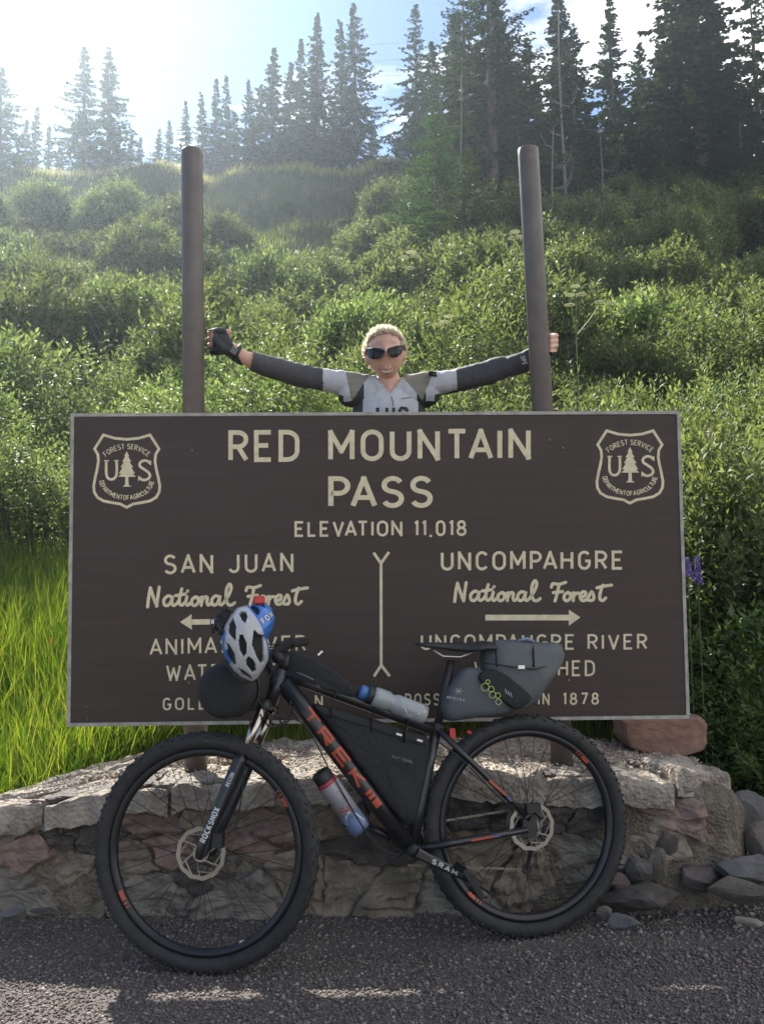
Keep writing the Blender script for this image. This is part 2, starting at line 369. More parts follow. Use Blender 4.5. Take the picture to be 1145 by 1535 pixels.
SEEDS = [(-180, 1290, 'g'), (-120, 1250, 'r'), (-110, 1330, 't'), (-40, 1240, 'g'), (5, 1235, 't'), (12, 1345, 'g'),
 (38, 1228, 'r'), (78, 1212, 'r'), (55, 1268, 'r'), (92, 1258, 'd'), (108, 1298, 't'), (136, 1262, 'd'), (150, 1185, 'd'),
 (190, 1186, 'd'), (180, 1290, 't'), (150, 1325, 't'), (200, 1335, 'g'), (228, 1190, 'g'), (245, 1228, 'r'), (270, 1268, 'r'),
 (300, 1190, 'g'), (300, 1228, 't'), (325, 1300, 'd'), (352, 1262, 'r'), (385, 1232, 'r'), (375, 1340, 'g'),
 (415, 1190, 'g'), (450, 1320, 't'), (470, 1195, 't'), (510, 1225, 't'), (520, 1320, 't'), (550, 1268, 'd'), (590, 1340, 't'),
 (600, 1220, 'r'), (645, 1190, 'g'), (660, 1345, 'g'), (700, 1195, 'd'), (720, 1295, 't'), 
 (765, 1198, 'd'), (790, 1310, 't'), (835, 1200, 'd'), (862, 1300, 'g'), (885, 1345, 'd'), (895, 1210, 'd'), 
 (925, 1180, 'g'), (972, 1202, 'r'), (940, 1225, 't'), (1010, 1165, 'g')]
XS = 0.62
def clip(poly, a, b_, c):
    r_ = []
    for i in range(len(poly)):
        p, q = poly[i], poly[(i + 1) % len(poly)]; dp = a * p[0] + b_ * p[1] + c; dq = a * q[0] + b_ * q[1] + c
        if dp <= 0: r_.append(p)
        if dp * dq < 0: t = dp / (dp - dq); r_.append((p[0] + (q[0] - p[0]) * t, p[1] + (q[1] - p[1]) * t))
    return r_
for i, (sx, sy, kind) in enumerate(SEEDS):
    poly = [(sx * XS - 60, sy - 70), (sx * XS + 60, sy - 70), (sx * XS + 60, sy + 70), (sx * XS - 60, sy + 70)]
    for j, (tx, ty, _) in enumerate(SEEDS):
        if i == j: continue
        ax, ay, bx, by = sx * XS, sy, tx * XS, ty
        nxx, nyy = bx - ax, by - ay; mxx, myy = (ax + bx) / 2, (ay + by) / 2
        if abs(nxx) + abs(nyy) > 260: continue
        poly = clip(poly, nxx, nyy, -(nxx * mxx + nyy * myy))
    poly = clip(poly, 0, 1, -1378)
    if len(poly) < 3: continue
    P3 = [hitY(p[0] / XS, p[1], 3.45) for p in poly]
    P2 = []
    for q in P3:
        z = min(q.z, wall_top(q.x) - .004); P2.append((min(q.x, 1.16), z))
    cx = sum(p[0] for p in P2) / len(P2); cz = sum(p[1] for p in P2) / len(P2)
    rr = random.Random(i)
    P2 = [(cx + (x - cx) * .985, cz + (z - cz) * .975) for x, z in P2]
    if max(p[1] for p in P2) - min(p[1] for p in P2) < .03: continue
    top = max(p[1] for p in P2) > wall_top(cx) - .05
    k = 'c' if False else kind
    b = rockmesh(P2, wall_front(cx) + .012 + rr.uniform(-.012, .012), .22 if top else .12, rr.uniform(.004, .028), i * 3.1)
    b.build('stone', M_STONE[k], wall, False)
# capstones: irregular slabs laid on top, pale where weathered
capseeds = [(-2.15, 3.5), (-1.85, 3.58), (-1.5, 3.5), (-1.22, 3.75), (-1.05, 3.55), (-.72, 3.62), (-.82, 4.02), (-.38, 4.1), (-.25, 3.7), (.12, 3.56), (.1, 3.98), (.5, 3.68), (.52, 4.12), (.86, 3.95), (.88, 3.58), (1.12, 3.85), (1.12, 3.6)]
def topstone(poly, seed, amp=.012):
    n = len(poly); L = [0]; P = [Vector(p) for p in poly]; seg = 60
    for i in range(n): L.append(L[-1] + (P[(i + 1) % n] - P[i]).length)
    ring = []
    for k in range(seg):
        s_ = L[-1] * k / seg
        for i in range(n):
            if L[i] <= s_ < L[i + 1]: ring.append(P[i].lerp(P[(i + 1) % n], (s_ - L[i]) / (L[i + 1] - L[i]))); break
    c = sum(ring, Vector((0, 0))) / len(ring); b = MB()
    ring = [(ring[k - 1] + ring[k] * 5 + ring[(k + 1) % seg]) / 7 for k in range(seg)]
    lift = mn.noise(Vector((seed + .37, 1.3, 0))) * .035; over = .02 + .04 * abs(mn.noise(Vector((seed + .7, 4.1, 2))))
    rows = [(.0, 0), (.2, 0), (.4, 0), (.6, 0), (.78, 0), (.92, 0), (.975, -.004), (1.0, -.014), (1.0, -.03), (.99, -.07)]
    for fr, dz in rows:
        for q in ring:
            p = c + (q - c) * fr; fl = wall_top(p.x) + .008 + lift + .014 * (p.y - 3.6)
            v = Vector((p.x, p.y - over * smooth01((wall_front(p.x) + .16 - p.y) / .12), fl + dz * 1.3)); d = frac(v + Vector((seed, 0, 0)), 4.5, 3) * amp * 1.3 + frac(v, 19, 4) * amp * 1.2
            # layered steps in the weathered surface
            d += .006 * (math.floor(mn.noise(Vector((p.x * 5 + seed, p.y * 5, 1))) * 4) / 2)
            if fr > .9:
                o_ = (q - c).normalized() * frac(Vector((p.x, p.y, seed)), 12, 3) * .02; v += Vector((o_.x, o_.y, 0))
            b.v.append((v.x, v.y, v.z + d))
    for i in range(len(rows) - 1):
        for k in range(seg): b.f.append((i * seg + k, (i + 1) * seg + k, (i + 1) * seg + (k + 1) % seg, i * seg + (k + 1) % seg)); b.m.append(0)
    return b
for i, (sx, sy) in enumerate(capseeds):
    poly = [(sx - .6, sy - .6), (sx + .6, sy - .6), (sx + .6, sy + .6), (sx - .6, sy + .6)]
    for j, (tx, ty) in enumerate(capseeds):
        if i != j: poly = clip(poly, tx - sx, ty - sy, -((tx - sx) * (tx + sx) / 2 + (ty - sy) * (ty + sy) / 2))
    poly = [(max(-2.3, min(1.29, x)), max(wall_front(x) - .012, min(wall_back(x) + .02, y))) for x, y in poly]
    # keep the front edge following the wall
    fine = []
    for k in range(len(poly)):
        p, q = poly[k], poly[(k + 1) % len(poly)]
        for m_ in range(4): x = p[0] + (q[0] - p[0]) * m_ / 4; y = p[1] + (q[1] - p[1]) * m_ / 4; fine.append((x, max(wall_front(x) - .012, min(wall_back(x) + .02, y))))
    cx, cy = sum(p[0] for p in fine) / len(fine), sum(p[1] for p in fine) / len(fine)
    fine = [(cx + (x - cx) * .985, cy + (y - cy) * .98) for x, y in fine]
    topstone(fine, i * 2.7).build('capstone', M_STONE['c'], wall, False)

# grit and crumbled mortar lying on the top of the wall
rs_ = np.random.RandomState(8); V5, F5 = grains(5200, 0, 1, 0, 1, .0022, .009, 12); V5 = V5.reshape(-1, 6, 3)
for k in range(len(V5)):
    x_ = rs_.uniform(-1.35, 1.3); y_ = rs_.uniform(wall_front(x_) + .03, wall_back(x_) - .02); c_ = V5[k].mean(0); V5[k] += np.array([x_, y_, wall_top(x_) + .010 + .014 * (y_ - 3.6)]) - c_
o = bpy.data.objects.new('wall_grit', npmesh('wall_grit', V5.reshape(-1, 3), F5, isl_mat('mortar grit', [(.40, .34, .27), (.28, .22, .17), (.5, .45, .38), (.2, .15, .12)]))); COL.objects.link(o); o['kind'] = 'stuff'

M_ROCK = {'g': mat('dull grey rock', (.15, .14, .135), .88, col2=(.09, .083, .08), col3=(.21, .2, .19), nscale=14, bump=.8, bscale=50, bdist=.012), 'd': M_STONE['d'], 't': mat('dull tan rock', (.17, .14, .11), .88, col2=(.095, .08, .064), col3=(.24, .2, .165), nscale=14, bump=.8, bscale=50, bdist=.012),
 'r': mat('dull purplish rock', (.155, .115, .105), .88, col2=(.09, .068, .062), col3=(.21, .165, .15), nscale=14, bump=.8, bscale=50, bdist=.012), 'c': M_STONE['g']}
# loose rocks by the broken end of the wall
def boulder(px, py, Y, wpx, hpx, kind, label, seed, deep=.8, sharp=.35):
    """px,py is the middle of the rock in the photograph, Y its distance: gives its place and its real size"""
    c = hitY(px, py, Y); rsc = 1; sc = Y / 1400.0 * 1.0
    rx, rz = wpx * sc * .45, hpx * sc * .42; ry = rx * deep
    bm = bmesh.new(); bmesh.ops.create_icosphere(bm, subdivisions=3, radius=1)
    rnd = random.Random(seed)
    planes = [(Vector((rnd.uniform(-1, 1), rnd.uniform(-1, 1), rnd.uniform(-1, 1))).normalized(), rnd.uniform(.52, .8)) for _ in range(18)]
    for v in bm.verts:
        q = v.co.copy()
        q = Vector([math.copysign(abs(t) ** .75, t) for t in q])
        for n_, d_ in planes:
            e = q.dot(n_) - d_
            if e > 0: q -= n_ * e * .92
        q += q.normalized() * (frac(q + Vector((seed, 0, 0)), 2.2, 4) * .06)
        v.co = Vector((q.x * rx * 1.35, q.y * ry * 1.35, q.z * rz * 1.35))
    me = bpy.data.meshes.new('rock'); bm.to_mesh(me); bm.free(); me.materials.append(M_ROCK[kind])
    o = bpy.data.objects.new('rock', me); COL.objects.link(o); o.location = c; o.rotation_euler = (0, 0, rnd.uniform(-.4, .4))
    return tag(o, label, 'rock')
pl = [hitY(x, y, 3.98) for x, y in [(934, 1082), (960, 1077), (1020, 1077), (1050, 1073), (1059, 1084), (1058, 1104), (1050, 1122), (1022, 1133), (982, 1133), (950, 1122), (936, 1104)]]
o = tag(rockmesh([(p.x, p.z) for p in pl], 3.98, .2, .02, 4.7, 48, .004).build('boulder', mat('red sandstone', (.30, .165, .12), .8, col2=(.19, .11, .085), col3=(.38, .27, .21), nscale=9, bump=.6, bscale=40, bdist=.01)), 'chunky red sandstone boulder lying on the wall under the corner of the sign', 'boulder')
BL = [(1120, 1225, 3.75, 66, 84, 'g', 'big angular grey rock standing in the bushes past the end of the wall'),
 (1141, 1262, 3.6, 60, 60, 't', 'tan wedge-shaped rock at the picture edge above the rubble'),
 (1128, 1305, 3.42, 92, 48, 'g', 'long banded grey rock lying flat at the edge of the rubble heap'),
 (1052, 1318, 3.44, 52, 44, 'r', 'rounded purplish rock in the rubble just below the wall end'),
 (1022, 1300, 3.52, 46, 48, 'd', 'dark rock tucked in the hollow under the wall end'),
 (1105, 1333, 3.32, 76, 36, 't', 'layered yellowish rock lowest in the rubble by the picture edge'),
 (968, 1343, 3.38, 112, 36, 'd', 'low dark flat slab at the wall foot behind the rear tyre'),
 (985, 1290, 3.46, 38, 56, 't', 'upright tan cobble wedged in the broken mortar of the wall end'),
 (957, 1302, 3.45, 46, 44, 'g', 'grey cobble at the wall foot just past the rear tyre'),
 (925, 1322, 3.42, 36, 28, 'r', 'pinkish cobble between the rear tyre and the dark slab'),
 (908, 1369, 3.22, 24, 26, 't', 'small pale chip of stone on the gravel touching the rear tyre'),
 (938, 1383, 3.14, 44, 20, 'g', 'flat grey flake of stone on the gravel beyond the rear tyre'),
 (1000, 1262, 3.47, 34, 44, 'd', 'dark knob of stone in the broken wall end above the hollow'),
 (1122, 1381, 3.12, 34, 10, 'c', 'flat whitish flake of stone half buried in the gravel'),
 (18, 1370, 3.25, 44, 18, 'g', 'flat grey stone on the gravel at the foot of the wall far from the rubble'),
 (66, 1366, 3.27, 38, 10, 'd', 'thin dark stone flake on the gravel by the wall foot'),
 (1098, 1262, 3.64, 30, 66, 'g', 'thin upright grey slab leaning between the wall end and the big rock')]
for i, a in enumerate(BL): boulder(*a, seed=60 + i * 5)
# small stone chips strewn about the rubble
b = MB()
V3, F3 = grains(700, .75, 1.75, 3.05, 3.6, .005, .017, 9)
o = bpy.data.objects.new('rubble_chips', npmesh('rubble_chips', V3, F3, isl_mat('stone chip', [(.12, .105, .1), (.2, .18, .165), (.15, .10, .095), (.27, .25, .22)]))); COL.objects.link(o); o['kind'] = 'stuff'

# ------------------------------------------------------------ sign
SL, SR = hitY(105, 850, 3.53), hitY(1026, 845, 3.595)
su = (SR - SL); su.z = 0; su.normalize(); sn = Vector((0, 0, 1)).cross(su) * -1      # sn faces the camera
if sn.y > 0: sn = -sn
sp = (SL + SR) / 2
def onsign(px, py, off=0.0):
    return hit(px, py, sp, sn) + sn * off
def s2(px, py):
    q = hit(px, py, sp, sn) - sp; return (q.dot(su), q.z)
TLc, TRc, BLc, BRc = s2(107, 620), s2(1018, 616), s2(101, 1089), s2(1033, 1077)
xl, xr = (TLc[0] + BLc[0]) / 2, (TRc[0] + BRc[0]) / 2
def SG(u, z, off=0.0): return sp + su * u + sn * off + Vector((0, 0, z))
M_BROWN = mat('brown sign paint', (.062, .041, .032), .55, col2=(.049, .033, .026), nscale=2.2, bump=.25, bscale=9, bdist=.004, stretch=(1, 1, 22), spec=.35)
M_EDGE = mat('weathered pale edging', (.46, .43, .38), .7, col2=(.30, .27, .24), nscale=25, bump=.3, bscale=60)
M_LET = mat('faded cream lettering', (.80, .70, .45), .6, col2=(.64, .55, .36), nscale=40, spec=.3)
M_METAL = mat('dull bolt metal', (.25, .24, .23), .45, metal=.8)
sign = thing('road_sign', sp, 'large brown painted board naming the mountain pass and its two forests in cream lettering', 'road sign')
b = MB()
CT = [(TLc[0], TLc[1]), (TRc[0], TRc[1]), (BRc[0], BRc[1]), (BLc[0], BLc[1])]
e = .0125
ins = [(CT[0][0] + e, CT[0][1] - e), (CT[1][0] - e, CT[1][1] - e), (CT[2][0] - e, CT[2][1] + e), (CT[3][0] + e, CT[3][1] + e)]
b.prism([SG(*p) for p in ins], sn, 0, -.032); b.build('board', M_BROWN, sign)
for i in range(4):
    b = MB(); j = (i + 1) % 4
    b.prism([SG(*CT[i]), SG(*CT[j]), SG(*ins[j]), SG(*ins[i])], sn, .004, -.036); b.build('edging', M_EDGE, sign)
for px, py in [(823, 660), (843, 672), (288, 676), (283, 1024), (835, 988), (846, 1006), (852, 1020), (1014, 628), (130, 1060), (132, 1078)]:
    p = onsign(px, py); b = MB(); Mx = Matrix.Translation(p) @ sn.to_track_quat('Z', 'Y').to_matrix().to_4x4()
    r_ = .0055 if px not in (1014, 130, 132) else .003
    b.lathe([(r_, 0), (r_, .003), (r_ * .5, .0055), (0, .006)], Mx, 10); b.build('bolt', M_METAL if px not in (835, 846) else mat('rusty bolt', (.03, .02, .018), .7), sign, True)

# stroke alphabet: every glyph is (width, strokes); strokes are centre lines in a unit-high box
def arc(cx, cy, rx, ry, a0, a1, n=10): return [(cx + rx * math.cos(R(a0 + (a1 - a0) * i / n)), cy + ry * math.sin(R(a0 + (a1 - a0) * i / n))) for i in range(n + 1)]
def G():
    g = {}
    g['A'] = (.62, [[(0, 0), (.31, 1), (.62, 0)], [(.1, .3), (.52, .3)]])
    g['B'] = (.5, [[(0, 0), (0, 1), (.26, 1)] + arc(.26, .77, .2, .23, 90, -90) + [(0, .54)], [(.26, .54)] + arc(.26, .27, .24, .27, 90, -90) + [(0, 0)]])
    g['C'] = (.52, [arc(.28, .68, .26, .32, 30, 180) + arc(.28, .32, .26, .32, 180, 330)])
    g['D'] = (.52, [[(0, 0), (0, 1), (.2, 1)] + arc(.2, .68, .32, .32, 90, 0, 8) + arc(.2, .32, .32, .32, 0, -90, 8) + [(0, 0)]])
    g['E'] = (.46, [[(.46, 1), (0, 1), (0, 0), (.46, 0)], [(0, .52), (.38, .52)]])
    g['F'] = (.44, [[(.44, 1), (0, 1), (0, 0)], [(0, .5), (.36, .5)]])
    g['G'] = (.54, [arc(.28, .68, .26, .32, 35, 180) + arc(.28, .32, .26, .32, 180, 360) + [(.54, .46), (.32, .46)]])
    g['H'] = (.52, [[(0, 0), (0, 1)], [(.52, 0), (.52, 1)], [(0, .52), (.52, .52)]])
    g['I'] = (0, [[(0, 0), (0, 1)]])
    g['J'] = (.42, [[(.42, 1), (.42, .26)] + arc(.2, .26, .22, .26, 0, -160)])
    g['K'] = (.52, [[(0, 0), (0, 1)], [(.5, 1), (0, .42)], [(.17, .6), (.52, 0)]])
    g['L'] = (.42, [[(0, 1), (0, 0), (.42, 0)]])
    g['M'] = (.66, [[(0, 0), (0, 1), (.33, .3), (.66, 1), (.66, 0)]])
    g['N'] = (.54, [[(0, 0), (0, 1), (.54, 0), (.54, 1)]])
    g['O'] = (.56, [arc(.28, .68, .28, .32, 0, 180, 12) + arc(.28, .32, .28, .32, 180, 360, 12) + [(.56, .68)]])
    g['P'] = (.48, [[(0, 0), (0, 1), (.22, 1)] + arc(.22, .73, .26, .27, 90, -90) + [(0, .46)]])
    g['Q'] = (.56, g['O'][1] + [[(.34, .24), (.6, -.06)]])
    g['R'] = (.5, [[(0, 0), (0, 1), (.24, 1)] + arc(.24, .74, .25, .26, 90, -90) + [(0, .48)], [(.24, .48), (.5, 0)]])
    g['S'] = (.5, [arc(.25, .75, .24, .25, 25, 180, 8) + arc(.25, .75, .24, .23, 180, 255, 4) + [(.31, .5)] + arc(.25, .26, .25, .24, 70, -10, 6) + arc(.25, .25, .25, .25, -10, -155, 10)])
    g['T'] = (.52, [[(0, 1), (.52, 1)], [(.26, 1), (.26, 0)]])
    g['U'] = (.52, [[(0, 1), (0, .28)] + arc(.26, .28, .26, .28, 180, 360, 10) + [(.52, 1)]])
    g['V'] = (.58, [[(0, 1), (.29, 0), (.58, 1)]])
    g['W'] = (.8, [[(0, 1), (.2, 0), (.4, .8), (.6, 0), (.8, 1)]])
    g['X'] = (.54, [[(0, 0), (.54, 1)], [(0, 1), (.54, 0)]])
    g['Y'] = (.56, [[(0, 1), (.28, .48), (.56, 1)], [(.28, .48), (.28, 0)]])
    g['Z'] = (.5, [[(0, 1), (.5, 1), (0, 0), (.5, 0)]])
    g['0'] = (.46, [arc(.23, .7, .23, .3, 0, 180, 10) + arc(.23, .3, .23, .3, 180, 360, 10) + [(.46, .7)]])
    g['1'] = (.14, [[(0, .86), (.14, 1), (.14, 0)]])
    g['7'] = (.46, [[(0, 1), (.46, 1), (.14, 0)]])
    g['8'] = (.48, [arc(.24, .76, .2, .24, -90, 270, 16), arc(.24, .26, .24, .26, 90, 450, 16)])
    g[','] = (.05, [[(.04, .02), (-.02, -.14)]])
    return g
GL = G()
def offset_line(pts, t, closed=False):
    """ribbon polygons (quads) with mitred joints"""
    n = len(pts); L, Rr = [], []
    for i in range(n):
        p = Vector(pts[i])
        a = Vector(pts[i]) - Vector(pts[i - 1]) if i > 0 or closed else None
        b_ = Vector(pts[(i + 1) % n]) - p if i < n - 1 or closed else None
        a = a.normalized() if a and a.length > 1e-9 else None; b_ = b_.normalized() if b_ and b_.length > 1e-9 else None
        if a is None: a = b_
        if b_ is None: b_ = a
        na, nb = Vector((-a.y, a.x)), Vector((-b_.y, b_.x)); m_ = (na + nb)
        if m_.length < 1e-3: m_ = na
        m_.normalize(); k = min(1 / max(m_.dot(na), .38), 1.5)
        L.append(p + m_ * t / 2 * k); Rr.append(p - m_ * t / 2 * k)
    return L, Rr
def text_strokes(txt, gap=.24, space=.42, t=.14, hlim=None):
    """list of (polyline, x0) and full width, in units of cap height; centre lines already inset by t/2"""
    x = 0; res = []
    for i_, ch in enumerate(txt):
        if ch == ' ': x += space; continue
        wd, st = GL[ch]
        prev_ = txt[i_ - 1] if i_ else ' '
        if prev_ != ' ':
            if (ch == 'A' and prev_ in 'PTVFL') or (prev_ == 'A' and ch in 'TV'): x -= .17
            elif 'A' in (ch, prev_): x -= .06
        for pl in st: res.append([(x + t / 2 + px_, t / 2 + py_ * (1 - t)) for px_, py_ in pl])
        x += wd + t + gap
    return res, x - gap
def ribbons(lines, t, fn, b=None, off0=.0012, step=.00018):
    """fn(x, y, off) -> world"""
    b = b or MB(); cut = []
    for pl in lines:                                     # sharp corners: two strokes with square ends, as a sign cutter does
        cur = [pl[0]]
        for k in range(1, len(pl) - 1):
            a_, c_ = Vector(pl[k]) - Vector(pl[k - 1]), Vector(pl[k + 1]) - Vector(pl[k]); cur.append(pl[k])
            if a_.length > 1e-6 and c_.length > 1e-6 and a_.normalized().dot(c_.normalized()) < -.1:
                cur[-1] = tuple(Vector(pl[k]) + a_.normalized() * t * .42); cut.append(cur); cur = [tuple(Vector(pl[k]) - c_.normalized() * t * .42)]
        cut.append(cur + [pl[-1]])
    for i, pl in enumerate(cut):
        q = [pl[0]]
        for p in pl[1:]:
            if math.dist(p, q[-1]) > 1e-4: q.append(p)
        closed = math.dist(q[0], q[-1]) < 1e-3 and len(q) > 3
        if closed: q = q[:-1]
        L, Rr = offset_line(q, t, closed); o_ = off0 + (i % 7) * step
        vs = [fn(p.x, p.y, o_) for p in L] + [fn(p.x, p.y, o_) for p in Rr]; n = len(q)
        b.add(vs, [(k, (k + 1) % n, n + (k + 1) % n, n + k) for k in range(n if closed else n - 1)])
    return b
def line_on_sign(txt, x0, yb0, x1, yb1, hpx, tpx, gap=.24, space=.45):
    gap *= .72
    t = tpx / hpx; st, wd = text_strokes(txt, gap, space, t)
    # stretch widths so the line fills x0..x1
    k = (x1 - x0) / (wd * hpx)
    fn = lambda x, y, off: onsign(x0 + x * hpx * k, yb0 + (yb1 - yb0) * (x / wd) - y * hpx, off)
    ribbons(st, t, fn).build('lettering', M_LET, sign)
line_on_sign('RED', 342.5, 693, 449, 692.3, 48, 7)
line_on_sign('MOUNTAIN', 492, 692, 795, 689.5, 47.5, 7, gap=.26)
line_on_sign('PASS', 492, 762, 648.5, 761.3, 48, 7.2, gap=.23)
line_on_sign('ELEVATION', 441.5, 805, 603, 804, 23.8, 3.6, gap=.27)
line_on_sign('11,018', 620, 804, 699, 803.5, 23.8, 3.6, gap=.27)
line_on_sign('SAN', 246, 861, 320, 859.6, 29.5, 4.1, gap=.36)
line_on_sign('JUAN', 343, 859.2, 440, 857.5, 29.3, 4.1, gap=.36)
line_on_sign('UNCOMPAHGRE', 660.5, 855.4, 933.5, 854, 28.8, 4.2, gap=.3)
line_on_sign('ANIMAS', 224.5, 982.6, 347, 979.5, 25, 3.2, gap=.33)
line_on_sign('RIVER', 366, 979, 459, 976, 24.5, 3.2, gap=.33)
line_on_sign('UNCOMPAHGRE', 630.5, 974.5, 861, 974, 23.5, 3.2, gap=.3)
line_on_sign('RIVER', 880, 974, 969.5, 973.5, 23.5, 3.2, gap=.33)
line_on_sign('WATERSHED', 249.5, 1021, 435, 1018, 24.5, 3.2, gap=.33)
line_on_sign('WATERSHED', 710, 1014.5, 891, 1013.5, 24, 3.2, gap=.33)
line_on_sign('GOLD', 244, 1065, 311, 1063.6, 19, 2.8, gap=.4)
line_on_sign('C', 325, 1063.3, 336, 1063, 19, 2.8)
line_on_sign('N', 472, 1060.5, 484, 1060.2, 18.5, 2.8)
line_on_sign('IR', 529, 1059.4, 546, 1059, 18.5, 2.8, gap=.4)
line_on_sign('ROSS', 607, 1058, 659, 1057.6, 18.5, 2.8, gap=.4)
line_on_sign('IN', 806, 1057, 823, 1057, 18.5, 2.8, gap=.4)
line_on_sign('1878', 843, 1056.8, 897, 1056.4, 18.5, 2.8, gap=.4)
px_fn = lambda x, y, off: onsign(x, y, off)
ribbons([[(571, 840), (571.3, 1000)], [(560, 828.5), (571, 844.5), (583, 827.5)], [(560.5, 1014), (571.3, 997), (584, 1013.5)]], 4.2, px_fn).build('divider_mark', M_LET, sign)
b = MB(); b.add([onsign(x, y, .0014) for x, y in [(727, 921.5), (852, 921.5), (852, 914), (869.5, 925.5), (852, 938), (852, 930), (727, 930)]], [(0, 1, 5, 6), (2, 3, 4)]); b.build('arrow_mark', M_LET, sign)
b = MB(); b.add([onsign(x, y, .0014) for x, y in [(405, 926.5), (288, 928.5), (287.5, 920.5), (270.5, 932.5), (288, 944), (288, 936.5), (405, 935)]], [(0, 1, 5, 6), (2, 3, 4)]); b.build('arrow_mark', M_LET, sign)
# brush-script words
def cat(pts, n=5):
    r_ = []; P = [pts[0]] + list(pts) + [pts[-1]]
    for i in range(1, len(P) - 2):
        for k in range(n):
            t = k / n; r_.append(tuple(.5 * ((2 * P[i][c]) + (-P[i - 1][c] + P[i + 1][c]) * t + (2 * P[i - 1][c] - 5 * P[i][c] + 4 * P[i + 1][c] - P[i + 2][c]) * t * t + (-P[i - 1][c] + 3 * P[i][c] - 3 * P[i + 1][c] + P[i + 2][c]) * t ** 3) for c in (0, 1)))
    return r_ + [tuple(pts[-1])]
SCR = [[(289, 219), (293, 185), (299, 153)], [(299, 153), (309, 185), (321, 217)], [(321, 217), (325, 185), (330, 151)],
 [(375, 186), (360, 182), (346, 196), (349, 213), (361, 214), (371, 202), (376, 186), (374, 205), (380, 215), (392, 208), (400, 196)],
 [(409, 158), (401, 190), (402, 210), (411, 214), (420, 204)], [(387, 181), (405, 179), (421, 176)],
 [(427, 185), (423, 205), (429, 215), (440, 206)], [(428, 168), (430, 165)],
 [(460, 186), (446, 194), (444, 210), (455, 216), (467, 204), (464, 189), (457, 187), (470, 192), (478, 188)],
 [(480, 187), (477, 216)], [(478, 204), (488, 188), (498, 189), (497, 206), (502, 215), (513, 207)],
 [(541, 187), (526, 184), (514, 198), (518, 214), (530, 213), (538, 200), (542, 187), (540, 207), (546, 215), (556, 208)],
 [(556, 208), (574, 180), (582, 156), (576, 144), (566, 160), (564, 190), (570, 212), (582, 216), (594, 208)],
 [(634, 167), (640, 155), (662, 157), (685, 150)], [(662, 157), (655, 190), (647, 217)], [(641, 187), (658, 185), (674, 183)],
 [(695, 186), (682, 194), (680, 210), (691, 216), (702, 204), (700, 190), (692, 187), (705, 192), (712, 188)],
 [(714, 187), (712, 216)], [(712, 204), (722, 190), (734, 189)],
 [(740, 204), (754, 198), (757, 187), (747, 184), (737, 198), (741, 213), (753, 215), (765, 206)],
 [(765, 206), (778, 184), (786, 202), (781, 214), (766, 214)],
 [(818, 160), (808, 190), (808, 210), (818, 215), (828, 206)], [(796, 170), (820, 164), (849, 160)]]
SCR = [cat(s_) if len(s_) > 2 else s_ for s_ in SCR]
rt = [[(560 + x / 2.385, 810 + y / 2.385) for x, y in s_] for s_ in SCR]
lf = [[(219.5 + (x - 679) * (462 - 219.5) / 238, (909.5 - (x - 679) * .012) - (901.5 - y) * 1.04) for x, y in s_] for s_ in rt]
def round_rib(lines, t, fn, name, m, par):
    b = ribbons(lines, t, fn)
    for i, pl in enumerate(lines):
        for e_ in (pl[0], pl[-1]):
            n = 8; vs = [fn(e_[0] + t / 2 * math.cos(2 * math.pi * k / n), e_[1] + t / 2 * math.sin(2 * math.pi * k / n), .0026 + i * .00003) for k in range(n)]
            b.add(vs, [tuple(range(n))])
    return b.build(name, m, par)
for wset in (rt, lf):
    round_rib(wset[:13], 4.7, px_fn, 'script_lettering', M_LET, sign); round_rib(wset[13:], 4.7, px_fn, 'script_lettering', M_LET, sign)
